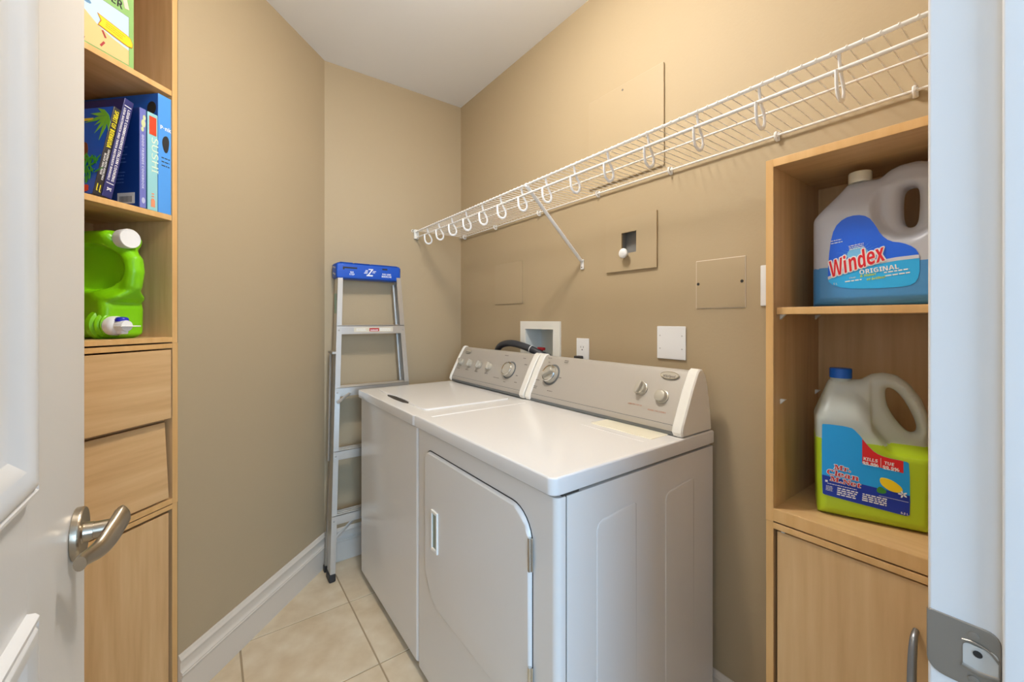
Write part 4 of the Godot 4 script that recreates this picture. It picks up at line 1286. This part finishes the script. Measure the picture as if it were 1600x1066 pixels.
func jugs() -> void:
	# --- blue glass cleaner on the upper shelf of the right cabinet
	var t := thing("cleaner_jug", "translucent jug of blue glass cleaner on the upper right shelf", "jug", Vector3(2.03, 1.2750, 0.165))
	var o := v2([-0.108, 0.002, 0.098, 0.002, 0.103, 0.012, 0.106, 0.15, 0.104, 0.22, 0.096, 0.250, 0.080, 0.268, 0.0505, 0.2775, 0.0277, 0.277, 0.0108, 0.271, -0.004, 0.2585, -0.019, 0.2595, -0.0565, 0.2595, -0.1045, 0.1925, -0.108, 0.185])
	var hole := smooth_poly(v2([0.030, 0.226, 0.040, 0.231, 0.0505, 0.228, 0.0545, 0.215, 0.0540, 0.185, 0.052, 0.156, 0.046, 0.149, 0.034, 0.152, 0.0285, 0.170, 0.0280, 0.200]), 2)
	var half := func(x: float, y: float) -> float:
		var h := lerpf(0.055, 0.022, smoothstep(0.185, 0.262, y))
		var q := Vector2((x - 0.042) / 0.052, (y - 0.195) / 0.075).length()
		return lerpf(minf(h, 0.030), h, smoothstep(0.75, 1.05, q)) if x < 0.095 or y > 0.13 else h
	part("bottle", jug_net(o, [hole], half, 0.020, 0.0042), milky(Color8(236, 240, 252), 0.66), t, Vector3.ZERO, "milky translucent bottle with a moulded handle", 80.0)
	part("liquid", jug_net(o, [hole], half, 0.020, 0.0042, -0.0005, 0.0835), mat(Color8(70, 140, 200), 0.3), t, Vector3.ZERO, "lower bottle filled with blue liquid", 40.0)
	part("cap", xf(lathe([Vector2(0, 0), Vector2(0.0185, 0), Vector2(0.0195, 0.002), Vector2(0.0195, 0.020), Vector2(0.0185, 0.022), Vector2(0, 0.022)], 28), Basis(Vector3(1, 0, 0), -PI / 2), Vector3(-0.0375, 0.2590, 0)), M.cream, t, Vector3.ZERO, "cream screw cap")
	var lb := smooth_poly(v2([-0.0745, 0.0480, -0.0775, 0.0640, -0.0735, 0.1290, -0.0660, 0.1640, -0.0500, 0.1800, -0.0300, 0.1830, -0.0120, 0.1760, -0.0010, 0.1570, 0.0070, 0.1370, 0.0200, 0.1220, 0.0377, 0.1170, 0.0540, 0.1060, 0.0600, 0.0930, 0.0610, 0.0843, 0.0610, 0.0540, 0.0533, 0.0375, 0.0332, 0.0345, -0.0037, 0.0340, -0.0488, 0.0365]), 1)
	var z := 0.0553
	var lab := part("label", label_plate(lb, z), mat(Color8(14, 100, 236), 0.3), t, Vector3.ZERO, "blue label with large red and white lettering")
	var arc := v2([-0.09, 0.0505, -0.06, 0.0640, -0.03, 0.0740, 0.0, 0.0805, 0.03, 0.0845, 0.07, 0.0860])
	var low := arc.duplicate()
	low.append(Vector2(0.09, 0.02))
	low.append(Vector2(-0.09, 0.02))
	part("light_field", mv(extrude(clip_poly(lb, low), 0, 0.0003), Vector3(0, 0, z + 0.0007)), mat(Color8(40, 178, 246), 0.3), lab)
	var band := arc.duplicate()
	for i in arc.size():
		band.append(arc[arc.size() - 1 - i] + Vector2(0, 0.0065))
	part("band", mv(extrude(clip_poly(lb, band), 0, 0.0003), Vector3(0, 0, z + 0.0011)), mat(Color8(206, 210, 222), 0.35), lab)
	# burst of light rays behind the name
	var rays := PackedVector3Array()
	for i in 26:
		var a := TAU * i / 26.0
		var l := 0.020 + 0.009 * ((i * 7) % 5) / 4.0
		var tri2 := PackedVector2Array([Vector2(cos(a - 0.10), sin(a - 0.10)) * 0.004, Vector2(cos(a) * l * 1.25, sin(a) * l), Vector2(cos(a + 0.10), sin(a + 0.10)) * 0.004])
		rays.append_array(extrude(tri2, 0, 0.0002 + 0.000005 * i))
	rays.append_array(extrude(ellipse(0.017, 0.014, 20), 0, 0.0004))
	part("burst", mv(rays, Vector3(-0.028, 0.104, z + 0.0008)), mat(Color8(120, 196, 244), 0.3), lab)
	var word := text("Windex", 0.033, 800, false, 0.090)
	var white := PackedVector3Array()
	for d in [Vector2(-1, 0), Vector2(1, 0), Vector2(0, -1), Vector2(0, 1), Vector2(0.7, 0.7), Vector2(-0.7, -0.7), Vector2(0.7, -0.7), Vector2(-0.7, 0.7)]:
		white.append_array(mv(word, Vector3(d.x * 0.0022, d.y * 0.0022, white.size() * 1e-4 / word.size())))
	part("name_outline", shape_at(white, -0.0305, 0.0905, z + 0.0017, 17.0, 0.22), M.white_ink, lab)
	part("name", shape_at(word, -0.0305, 0.0905, z + 0.0027, 17.0, 0.22), mat(Color8(222, 24, 40), 0.35), lab, Vector3.ZERO, "red lettering outlined in white")
	var fine := join([shape_at(text("ORIGINAL", 0.0088, 700, false, 0.058), 0.004, 0.0705, z + 0.0016, 6.0), shape_at(print_rows(0.036, 1, 0.01, 0.0022, 4), 0.030, 0.0655, z + 0.0013, 6.0), shape_at(print_rows(0.036, 1, 0.01, 0.0022, 6), 0.032, 0.0590, z + 0.0013, 6.0), shape_at(print_rows(0.030, 1, 0.01, 0.0022, 44), -0.033, 0.0520, z + 0.0013, 6.0), shape_at(text("5 L", 0.004, 400), -0.064, 0.0475, z + 0.0013), shape_at(text("Clean", 0.0030, 400), -0.036, 0.0580, z + 0.0014, 6.0), shape_at(print_rows(0.02, 2, 0.005, 0.0015, 8), -0.062, 0.137, z + 0.0011, 6.0), shape_at(print_rows(0.024, 3, 0.0035, 0.0014, 9), -0.03, 0.123, z + 0.0013, 8.0)])
	part("lettering", fine, M.white_ink, lab)
	part("lettering", join([shape_at(text("& Shine!", 0.0044, 800), -0.0120, 0.0610, z + 0.0014, 6.0, 0.2), shape_at(text("et brillez!", 0.0044, 800), 0.000, 0.0540, z + 0.0014, 6.0, 0.2)]), mat(Color8(206, 226, 40), 0.4), lab, Vector3.ZERO, "yellow script lettering")

	# --- yellow-green floor cleaner on the cabinet floor
	t = thing("cleaner_jug", "jug of yellow-green floor cleaner with bright blue cap, below the glass cleaner", "jug", Vector3(2.035, 0.8490, 0.160), 19.5)
	o = v2([-0.116, 0.001, 0.052, 0.001, 0.057, 0.008, 0.059, 0.10, 0.060, 0.19, 0.057, 0.218, 0.0485, 0.245, 0.031, 0.2735, 0.0123, 0.2888, -0.0068, 0.2925, -0.0245, 0.2888, -0.040, 0.276, -0.056, 0.274, -0.0930, 0.274, -0.0985, 0.262, -0.1155, 0.207, -0.119, 0.197])
	hole = smooth_poly(v2([-0.0045, 0.2577, -0.001, 0.2645, 0.0123, 0.2580, 0.0270, 0.2353, 0.0390, 0.2052, 0.0430, 0.1844, 0.0356, 0.1755, 0.0236, 0.1832, 0.0066, 0.2075, -0.0030, 0.232]), 1)
	half = func(x: float, y: float) -> float:
		var sh := 0.205 - 0.065 * smoothstep(-0.055, 0.005, x)
		var h := lerpf(0.055, 0.024, smoothstep(sh - 0.012, sh + 0.055, y))
		return minf(h, lerpf(0.055, 0.019, smoothstep(sh - 0.004, sh + 0.02, y))) if x > -0.03 else h
	part("bottle", jug_net(o, [hole], half, 0.018, 0.0042), milky(Color8(236, 244, 240), 0.60), t, Vector3.ZERO, "milky translucent bottle with a loop handle", 80.0)
	part("liquid", jug_net(o, [hole], half, 0.018, 0.0042, -0.0005, 0.1575), mat(Color8(178, 206, 40), 0.3), t, Vector3.ZERO, "lower bottle filled with yellow-green liquid", 40.0)
	part("cap", xf(lathe([Vector2(0, 0), Vector2(0.0188, 0), Vector2(0.0192, 0.002), Vector2(0.0192, 0.018), Vector2(0.018, 0.020), Vector2(0, 0.020)], 30), Basis(Vector3(1, 0, 0), -PI / 2), Vector3(-0.0745, 0.2770, 0)), mat(Color8(12, 96, 196), 0.35), t, Vector3.ZERO, "bright blue screw cap")
	part("neck", xf(lathe([Vector2(0.0175, -0.004), Vector2(0.0175, 0.006), Vector2(0, 0.006)], 24), Basis(Vector3(1, 0, 0), -PI / 2), Vector3(-0.0745, 0.2735, 0)), milky(Color8(206, 216, 208), 0.8), t)
	lb = smooth_poly(v2([-0.1085, 0.0445, -0.1090, 0.1830, -0.1060, 0.1865, -0.0640, 0.1855, -0.0545, 0.1785, -0.0370, 0.1530, -0.0260, 0.1405, -0.0100, 0.1345, 0.0180, 0.1325, 0.0225, 0.1285, 0.0232, 0.0345, 0.0200, 0.0305, 0.010, 0.031, -0.1040, 0.0415]), 1)
	z = 0.0553
	lab = part("label", label_plate(lb, z), mat(Color8(30, 165, 240), 0.3), t, Vector3.ZERO, "blue label with red lettering and a lemon")
	part("dark_field", mv(extrude(clip_poly(lb, v2([-0.12, 0.02, 0.03, 0.02, 0.03, 0.0685, -0.12, 0.0830])), 0, 0.0003), Vector3(0, 0, z + 0.0007)), mat(Color8(20, 54, 168), 0.3), lab)
	part("red_field", mv(extrude(clip_poly(lb, v2([-0.0455, 0.1175, 0.0140, 0.1100, 0.0140, 0.14, -0.0455, 0.175])), 0, 0.0003), Vector3(0, 0, z + 0.0007)), mat(Color8(224, 34, 40), 0.3), lab)
	var red := join([shape_at(text("Mr.", 0.0092, 800, true, 0.026), -0.0760, 0.1010, z + 0.0016, -4.0), shape_at(text("Clean", 0.0100, 800, true, 0.050), -0.0755, 0.0880, z + 0.0016, -5.0), shape_at(text("M.Net", 0.0092, 800, true, 0.048), -0.0715, 0.0748, z + 0.0016, -6.0)])
	white = PackedVector3Array()
	for d in [Vector2(-1, 0), Vector2(1, 0), Vector2(0, -1), Vector2(0, 1), Vector2(0.7, 0.7), Vector2(-0.7, -0.7), Vector2(0.7, -0.7), Vector2(-0.7, 0.7)]:
		white.append_array(mv(red, Vector3(d.x * 0.0010, d.y * 0.0010, -0.0009 + white.size() * 5e-5 / red.size())))
	part("name_outline", white, M.white_ink, lab)
	part("name", red, mat(Color8(206, 34, 44), 0.35), lab, Vector3.ZERO, "red lettering outlined in white")
	fine = join([shape_at(text("KILLS", 0.0060, 800), -0.0330, 0.1265, z + 0.0013, -4.0), shape_at(text("99.9%", 0.0062, 800), -0.0330, 0.1180, z + 0.0013, -4.0), shape_at(text("TUE", 0.0060, 800, false, 0.014), -0.0060, 0.1240, z + 0.0013, -4.0), shape_at(text("99.9%", 0.0062, 800), -0.0035, 0.1155, z + 0.0013, -4.0),
		shape_at(box(Vector3(-0.0003, -0.008, 0), Vector3(0.0003, 0.010, 0.0003), 0.0), -0.0180, 0.1225, z + 0.0012), shape_at(print_rows(0.018, 1, 0.01, 0.0016, 12), -0.033, 0.1155, z + 0.0013, -4.0), shape_at(print_rows(0.020, 1, 0.01, 0.0016, 13), -0.0035, 0.1125, z + 0.0013, -4.0),
		shape_at(print_rows(0.032, 4, 0.0042, 0.0022, 14), -0.0680, 0.0590, z + 0.0013, -4.0), shape_at(print_rows(0.040, 4, 0.0040, 0.0022, 15), -0.0250, 0.0560, z + 0.0013, -4.0), shape_at(print_rows(0.05, 1, 0.004, 0.0012, 16), -0.075, 0.0645, z + 0.0013, -4.0), shape_at(print_rows(0.012, 4, 0.0028, 0.0011, 17), -0.0960, 0.0605, z + 0.0013, -4.0), shape_at(text("5.2 L", 0.0036, 700), 0.0155, 0.0345, z + 0.0013, -3.0), shape_at(box(Vector3(-0.021, 0, 0), Vector3(0.021, 0.0005, 0.0003), 0.0), 0.000, 0.0580, z + 0.0013, -4.0), shape_at(box(Vector3(-0.002, -0.002, 0), Vector3(0.002, 0.002, 0.0003), 0.0), -0.1015, 0.0705, z + 0.0013)])
	part("lettering", fine, M.white_ink, lab)
	part("leaf", join([mv(extrude(smooth_poly(v2([-0.026, 0.066, -0.014, 0.064, -0.008, 0.070, -0.020, 0.080]), 2), 0, 0.0004), Vector3(0, 0, z + 0.0012))]), mat(Color8(60, 140, 50), 0.4), lab, Vector3.ZERO, "green leaf under the lemon")
	part("lemon", shape_at(extrude(smooth_poly(v2([-0.019, 0.004, -0.012, -0.007, 0.004, -0.0105, 0.016, -0.006, 0.0195, 0.001, 0.014, 0.007, 0.0, 0.0105, -0.012, 0.009]), 2), 0, 0.0006, 0.0003, true), -0.0045, 0.0830, z + 0.0013, -24.0), mat(Color8(248, 214, 28), 0.35), lab, Vector3.ZERO, "yellow lemon")
	var fl := PackedVector3Array()
	for i in 5:
		fl.append_array(xf(extrude(smooth_poly(v2([0.0, 0.0, 0.0018, 0.004, 0.0, 0.0078, -0.0018, 0.004]), 1), 0, 0.0004), Basis(Vector3(0, 0, 1), TAU * i / 5.0 + 0.3), Vector3.ZERO))
	part("blossom", mv(fl, Vector3(0.0130, 0.0700, z + 0.0020)), M.white_ink, lab, Vector3.ZERO, "white lemon blossom")

	# --- lime green dispenser jug on its side, in the bookcase; local x = out of the shelf, z = towards the viewer's side
	t = thing("detergent_jug", "lime green detergent jug with white cap and tap, in the left bookcase", "jug", lw3(0.902, 1.1942, 0.0), 45)
	o = v2([-0.262, 0.0, -0.060, 0.0, -0.044, 0.010, -0.042, 0.085, -0.046, 0.103, -0.026, 0.117, -0.003, 0.146, 0.006, 0.195, 0.000, 0.236, -0.020, 0.258, -0.032, 0.268, -0.046, 0.300, -0.056, 0.311, -0.262, 0.311, -0.270, 0.300, -0.270, 0.012])
	half = func(x: float, y: float) -> float:
		# a deep finger well, open towards the back, behind an arched grip
		var q := Vector2((x + 0.103) / 0.082, (y - 0.203) / 0.068).length()
		var well := 0.046 * smoothstep(-0.19, -0.060, x) * smoothstep(1.06, 0.90, q)
		var arch := 0.034 * smoothstep(-0.100, -0.030, x) * smoothstep(0.108, 0.145, y) * smoothstep(0.300, 0.245, y)
		return 0.058 - maxf(well, arch)
	part("bottle", jug_net(o, [], half, 0.024, 0.0042), mat(Color8(128, 206, 8), 0.3), t, Vector3.ZERO, "lime green bottle with an arched grip", 80.0)
	var ax := facing(Vector3(1, 0.05, 0.08))
	part("cap", xf(lathe([Vector2(0, 0), Vector2(0.027, 0), Vector2(0.0285, 0.003), Vector2(0.0285, 0.028), Vector2(0.0265, 0.031), Vector2(0.024, 0.0300), Vector2(0, 0.0290)], 32), ax, Vector3(-0.042, 0.288, 0.012)), M.plastic_white, t, Vector3.ZERO, "round white screw cap")
	var sp := Vector3(-0.078, 0.033, 0.036)
	var sx := facing(Vector3(1, 0, 0.0))
	part("spout_ring", xf(lathe([Vector2(0.046, 0.0), Vector2(0.044, 0.012), Vector2(0.037, 0.016), Vector2(0.037, 0.020), Vector2(0.040, 0.022), Vector2(0.037, 0.027), Vector2(0.033, 0.029), Vector2(0.033, 0.032), Vector2(0.0345, 0.035), Vector2(0.030, 0.040), Vector2(0.0, 0.041)], 32), sx, Vector3(-0.085, 0.040, 0.030)), mat(Color8(128, 206, 8), 0.3), t, Vector3.ZERO, "ridged green spout collar")
	var tap := part("tap", xf(lathe([Vector2(0.0, 0.0), Vector2(0.0275, 0.0), Vector2(0.0275, 0.016), Vector2(0.022, 0.022), Vector2(0.0175, 0.025), Vector2(0.0175, 0.040), Vector2(0.015, 0.050), Vector2(0, 0.051)], 28), sx, sp + Vector3(0.032, 0.004, 0)), M.plastic_white, t, Vector3.ZERO, "white push tap")
	part("tap_wings", join([box(Vector3(0.0, -0.001, -0.030), Vector3(0.026, 0.0025, 0.024), 0.001), box(Vector3(-0.010, -0.022, -0.010), Vector3(0.010, 0.012, 0.010), 0.003)]), M.plastic_white, tap, sp + Vector3(0.066, 0.002, 0))
	part("tap_button", xf(lathe([Vector2(0, 0), Vector2(0.0150, 0), Vector2(0.0150, 0.006), Vector2(0.0130, 0.0105), Vector2(0.008, 0.0125), Vector2(0, 0.013)], 20), Basis(Vector3(1, 0, 0), -PI / 2), sp + Vector3(0.064, 0.0165, 0)), mat(Color8(34, 44, 190), 0.3), tap, Vector3.ZERO, "blue push button")

# ---------------------------------------------------------------- books in the tower; local x runs to the right, z towards the room
func book(called: String, label: String, cat: String, s0: float, s1: float, h: float, depth: float, front: float, lean: float, y: float, cover: Material, spine: Material, group := "") -> Node3D:
	# stands on y with its spine between s0 and s1 (distances along the wall); lean in degrees tips its top to the right
	var w := s1 - s0
	var t := thing(called, label, cat, lw3(s0, y, front), 135, group)
	t.rotation_degrees = Vector3(0, 135, -lean)
	# local: x from -w to 0
	part("cover", join([box(Vector3(-w, 0, -depth), Vector3(-w + 0.0025, h, -0.003), 0.0006), box(Vector3(-0.0025, 0, -depth), Vector3(0, h, -0.003), 0.0006)]), cover, t)
	part("spine", box(Vector3(-w, 0, -0.0035), Vector3(0, h, 0), 0.0012), spine, t)
	part("pages", box(Vector3(-w + 0.0025, 0.003, -depth + 0.004), Vector3(-0.0025, h - 0.003, -0.0035), 0.0), mat(Color8(232, 224, 206), 0.8), t)
	return t

func down(t: PackedVector3Array, x: float, y: float, z := 0.0004) -> PackedVector3Array:
	return shape_at(t, x, y, z, -90.0)

func on_side(t: PackedVector3Array, x: float, y: float, n: float) -> PackedVector3Array:
	# a print drawn as (across, up) laid on the cover that faces -x; across 0 = spine edge, running backwards
	return xf(t, Basis(Vector3(0, 0, 1), Vector3(0, 1, 0), Vector3(-1, 0, 0)), Vector3(x, y, n))

func books() -> void:
	var y := 1.5797
	var grp := "books on the left bookcase shelf"
	var blue := mat(Color8(38, 118, 206), 0.35)
	var t := book("ring_binder", "wide bright blue ring binder at the right end of the shelf", "binder", 0.8018, 0.8425, 0.366, 0.285, -0.004, 0.0, y, mat(Color8(26, 92, 184), 0.35), mat(Color8(82, 156, 232), 0.35), grp)
	part("finger_hole", on_side(extrude(ellipse(0.016, 0.020, 20), 0, 0.0005), -0.0408, 0.322, -0.024), M.dark, t, Vector3.ZERO, "black round finger hole")
	part("emblem", mv(extrude(smooth_poly(v2([-0.012, 0.0, -0.004, -0.026, 0.006, -0.024, 0.011, 0.004, 0.010, 0.022, 0.002, 0.030, -0.009, 0.020]), 2), 0, 0.0005), Vector3(-0.018, 0.215, 0.0)), M.dark, t, Vector3.ZERO, "black rounded emblem on the spine")
	part("lettering", mv(text("P·nk", 0.012, 700), Vector3(-0.018, 0.265, 0.0003)), M.white_ink, t)
	part("fine_print", mv(print_rows(0.026, 3, 0.012, 0.003, 21), Vector3(-0.018, 0.172, 0.0)), M.dark, t)
	part("fine_print", on_side(join([mv(print_rows(0.09, 12, 0.009, 0.0022, 22), Vector3(-0.17, 0.30, 0)), mv(print_rows(0.09, 4, 0.009, 0.0022, 23), Vector3(-0.17, 0.14, 0))]), -0.0408, 0.0, 0.0), mat(Color8(120, 150, 206), 0.5), t)
	t = book("cookbook", "pale turquoise sushi cookbook with a red block on its spine, beside the binder", "book", 0.8450, 0.8755, 0.294, 0.23, -0.003, 0.0, y, mat(Color8(60, 150, 170), 0.4), mat(Color8(150, 206, 210), 0.4), grp)
	part("red_block", box(Vector3(-0.026, 0.228, 0.0), Vector3(-0.005, 0.283, 0.0006), 0.0), mat(Color8(214, 72, 40), 0.4), t)
	part("lettering", down(text("SUSHI", 0.020, 400, false, 0.105), -0.0090, 0.168), mat(Color8(226, 240, 216), 0.4), t)
	part("emblem", join([box(Vector3(-0.021, 0.010, 0.0), Vector3(-0.009, 0.032, 0.0006), 0.0), mv(print_rows(0.008, 3, 0.008, 0.004, 3), Vector3(-0.015, 0.05, 0))]), mat(Color8(232, 150, 110), 0.4), t)
	t = book("cookbook", "slim violet-blue upright cookbook with a barcode on its back cover", "book", 0.8800, 0.8985, 0.294, 0.235, -0.002, 0.0, y, mat(Color8(24, 66, 148), 0.35), mat(Color8(112, 118, 190), 0.4), grp)
	part("lettering", down(text("GOOD FRIENDS COOKBOOK", 0.0062, 700, false, 0.160), -0.0105, 0.136), mat(Color8(206, 210, 232), 0.4), t)
	part("emblem", join([mv(extrude(ellipse(0.006, 0.012, 14), 0, 0.0005), Vector3(-0.009, 0.250, 0)), mv(extrude(ellipse(0.004, 0.008, 14), 0, 0.0005), Vector3(-0.0065, 0.268, 0)), mv(extrude(ellipse(0.004, 0.007, 14), 0, 0.0005), Vector3(-0.0115, 0.232, 0))]), mat(Color8(210, 216, 160), 0.4), t)
	part("publisher_mark", mv(extrude(ellipse(0.005, 0.009, 14), 0, 0.0005), Vector3(-0.009, 0.022, 0)), mat(Color8(190, 194, 220), 0.4), t)
	part("barcode_label", on_side(box(Vector3(-0.078, 0.012, 0), Vector3(-0.018, 0.044, 0.0004), 0.0), -0.0187, 0.0, 0.0), M.white_ink, t, Vector3.ZERO, "white barcode label")
	var bars := PackedVector3Array()
	for i in 17:
		bars.append_array(box(Vector3(-0.070 + i * 0.0026, 0.016, 0), Vector3(-0.070 + i * 0.0026 + 0.0008 + 0.0006 * ((i * 3) % 3), 0.034, 0.0003), 0.0))
	part("barcode", on_side(bars, -0.0192, 0.0, 0.0), M.dark, t)
	part("fine_print", on_side(join([mv(print_rows(0.10, 11, 0.011, 0.0026, 31), Vector3(-0.09, 0.245, 0)), mv(print_rows(0.08, 4, 0.010, 0.0026, 32), Vector3(-0.09, 0.105, 0))]), -0.0187, 0.0, 0.0), mat(Color8(90, 120, 190), 0.5), t)
	t = book("cookbook", "thick navy Italian cookbook leaning right, white capitals down its spine", "book", 0.9735, 0.9985, 0.300, 0.215, -0.001, 11.2, y + 0.0002, mat(Color8(34, 36, 96), 0.35), mat(Color8(44, 46, 108), 0.35), grp)
	part("lettering", join([down(text("LIDIA'S COMMONSENSE ITALIAN COOKING", 0.0066, 700, false, 0.222), -0.0085, 0.160), down(text("LIDIA BASTIANICH AND TANYA BASTIANICH MANUALI", 0.0052, 700, false, 0.222), -0.0190, 0.160), box(Vector3(-0.022, 0.278, 0), Vector3(-0.004, 0.2800, 0.0005), 0.0), box(Vector3(-0.022, 0.040, 0), Vector3(-0.004, 0.0420, 0.0005), 0.0), down(text("K", 0.010, 700, true), -0.012, 0.024)]), M.white_ink, t)
	t = book("cookbook", "leaning island cookbook with a bright tropical picture cover and black spine", "book", 1.0010, 1.0195, 0.262, 0.21, 0.0, 11.2, y + 0.0002, mat(Color8(30, 96, 220), 0.25), mat(Color8(40, 38, 42), 0.35), grp)
	var w := 0.0187
	part("lettering", down(text("SPIRIT OF BERMUDA", 0.0105, 800, false, 0.112), -0.0095, 0.196), mat(Color8(240, 226, 30), 0.4), t)
	part("lettering", join([down(text("COOKING WITH GOSLINGS", 0.0042, 700, false, 0.090), -0.0065, 0.090), down(text("BLACK SEAL RUM", 0.0042, 700, false, 0.062), -0.0125, 0.090)]), M.white_ink, t)
	part("publisher_mark", join([box(Vector3(-0.0145, 0.012, 0), Vector3(-0.0125, 0.032, 0.0005), 0.0), box(Vector3(-0.0145, 0.012, 0), Vector3(-0.0110, 0.014, 0.0005), 0.0), box(Vector3(-0.0075, 0.010, 0), Vector3(-0.0055, 0.030, 0.0005), 0.0), box(Vector3(-0.0075, 0.010, 0), Vector3(-0.0035, 0.012, 0.0005), 0.0)]), mat(Color8(236, 220, 40), 0.4), t)
	# printed cover picture: palm fronds over blue sky, brown hut, green and red plants
	var rng := RandomNumberGenerator.new()
	rng.seed = 5
	var fr := PackedVector3Array()
	for i in 7:
		var a := deg_to_rad(150.0 + i * 22.0)
		var l := 0.05 + 0.014 * (i % 3)
		var pd := Vector2(cos(a), sin(a))
		var side := Vector2(-pd.y, pd.x) * 0.006
		fr.append_array(extrude(PackedVector2Array([Vector2.ZERO, pd * l * 0.5 - side, pd * l, pd * l * 0.5 + side]), 0, 0.0004))
	part("palm", on_side(mv(fr, Vector3(-0.010, 0.235, 0)), -w, 0, 0), mat(Color8(120, 200, 60), 0.4), t)
	part("hut", on_side(extrude(smooth_poly(v2([-0.12, 0.06, -0.050, 0.06, -0.046, 0.10, -0.054, 0.145, -0.068, 0.158, -0.12, 0.150]), 1), 0, 0.0004), -w, 0, 0), mat(Color8(120, 62, 34), 0.5), t)
	var gr := PackedVector3Array()
	var rd := PackedVector3Array()
	for i in 46:
		var p := Vector2(rng.randf_range(-0.11, -0.010), rng.randf_range(0.022, 0.095))
		var e := smooth_poly(v2([0, 0, 0.0035, 0.012, 0.0, 0.036, -0.0035, 0.012]), 1)
		gr.append_array(shape_at(extrude(e, 0, 0.0005), p.x, p.y, 0.0002 + 0.00004 * i, rng.randf_range(-75, 60)))
	for i in 14:
		rd.append_array(mv(extrude(ellipse(rng.randf_range(0.007, 0.014), rng.randf_range(0.005, 0.010), 12), 0, 0.0005), Vector3(rng.randf_range(-0.11, -0.012), rng.randf_range(0.010, 0.026), 0.0004 + 0.00004 * i)))
	part("leaves", on_side(gr, -w, 0, 0), mat(Color8(52, 160, 50), 0.4), t)
	part("flowers", on_side(rd, -w, 0, 0), mat(Color8(214, 62, 30), 0.4), t)
	part("title_block", on_side(box(Vector3(-0.12, 0.222, 0), Vector3(-0.060, 0.230, 0.0004), 0.0), -w, 0, 0), mat(Color8(236, 216, 60), 0.4), t)
	# --- picture cookbook standing face out on the top shelf
	t = thing("picture_book", "green picture book standing face out on the top shelf", "book", lw3(0.9135, 1.9739, -0.004), 135)
	var bw := 0.225
	var bh := 0.285
	part("cover", box(Vector3(-bw, 0, -0.003), Vector3(0, bh, 0), 0.0008), mat(Color8(146, 190, 112), 0.4), t)
	part("pages", box(Vector3(-bw + 0.002, 0.002, -0.018), Vector3(-0.003, bh - 0.002, -0.003), 0.0), mat(Color8(232, 226, 210), 0.8), t)
	part("back_cover", box(Vector3(-bw, 0, -0.021), Vector3(0, bh, -0.018), 0.0008), mat(Color8(146, 190, 112), 0.4), t)
	part("frame_line", box(Vector3(-bw + 0.012, 0.004, 0), Vector3(-0.0135, 0.142, 0.0003), 0.0), M.dark, t)
	part("sky_picture", box(Vector3(-bw + 0.0128, 0.004, 0.0001), Vector3(-0.0143, 0.1412, 0.0005), 0.0), mat(Color8(196, 218, 232), 0.4), t, Vector3.ZERO, "pale blue sky of the cover picture")
	var fieldp := v2([-bw + 0.0128, 0.004, -0.0143, 0.004, -0.0143, 0.046, -0.05, 0.052, -0.09, 0.064, -0.13, 0.092, -0.16, 0.088, -bw + 0.0128, 0.10])
	part("field_picture", mv(extrude(fieldp, 0.0005, 0.0007), Vector3.ZERO), mat(Color8(220, 196, 134), 0.4), t, Vector3.ZERO, "tan field of the cover picture")
	var red2 := PackedVector3Array()
	for i in 14:
		var p := Vector2(rng.randf_range(-0.19, -0.075), rng.randf_range(0.012, 0.06))
		red2.append_array(shape_at(box(Vector3(-0.009, -0.0025, 0.0007), Vector3(0.009, 0.0025, 0.001), 0.0), p.x, p.y, 0.0001 * (i % 4), rng.randf_range(-80, 60)))
	part("figures_picture", red2, mat(Color8(166, 44, 50), 0.4), t, Vector3.ZERO, "small red painted figures")
	var blue2 := PackedVector3Array()
	for i in 6:
		var p := Vector2(rng.randf_range(-0.19, -0.10), rng.randf_range(0.085, 0.13))
		blue2.append_array(shape_at(extrude(ellipse(0.014, 0.006, 10), 0.0007, 0.001), p.x, p.y, 0.0001 * (i % 4), rng.randf_range(-60, 60)))
	part("clouds_picture", blue2, mat(Color8(92, 138, 180), 0.4), t)
	part("banner_edge", mv(extrude(v2([-0.093, 0.066, -0.018, 0.0545, -0.0055, 0.058, -0.004, 0.070, -0.010, 0.083, -0.019, 0.0865, -0.094, 0.098, -0.086, 0.083]), 0.0011, 0.0014), Vector3.ZERO), mat(Color8(196, 120, 30), 0.4), t)
	part("banner", mv(extrude(v2([-0.0905, 0.0685, -0.018, 0.0565, -0.0068, 0.0595, -0.0058, 0.0695, -0.0112, 0.0815, -0.019, 0.0845, -0.0910, 0.0955, -0.0835, 0.083]), 0.0014, 0.0017), Vector3.ZERO), mat(Color8(248, 214, 30), 0.4), t, Vector3.ZERO, "yellow printed ribbon")
	part("fine_print", shape_at(print_rows(0.05, 3, 0.006, 0.0016, 41), -0.048, 0.082, 0.0018, -9.0), mat(Color8(206, 160, 20), 0.5), t)
	part("lettering", shape_at(text("DINNER", 0.022, 700, false, 0.10), -0.080, 0.166, 0.0003, -4.0), M.dark, t)
	part("spoon_picture", shape_at(box(Vector3(-0.006, -0.045, 0), Vector3(0.006, 0.045, 0.0006), 0.0), -0.030, 0.205, 0.0002, 14.0), mat(Color8(240, 212, 196), 0.4), t, Vector3.ZERO, "pale pink painted stick")
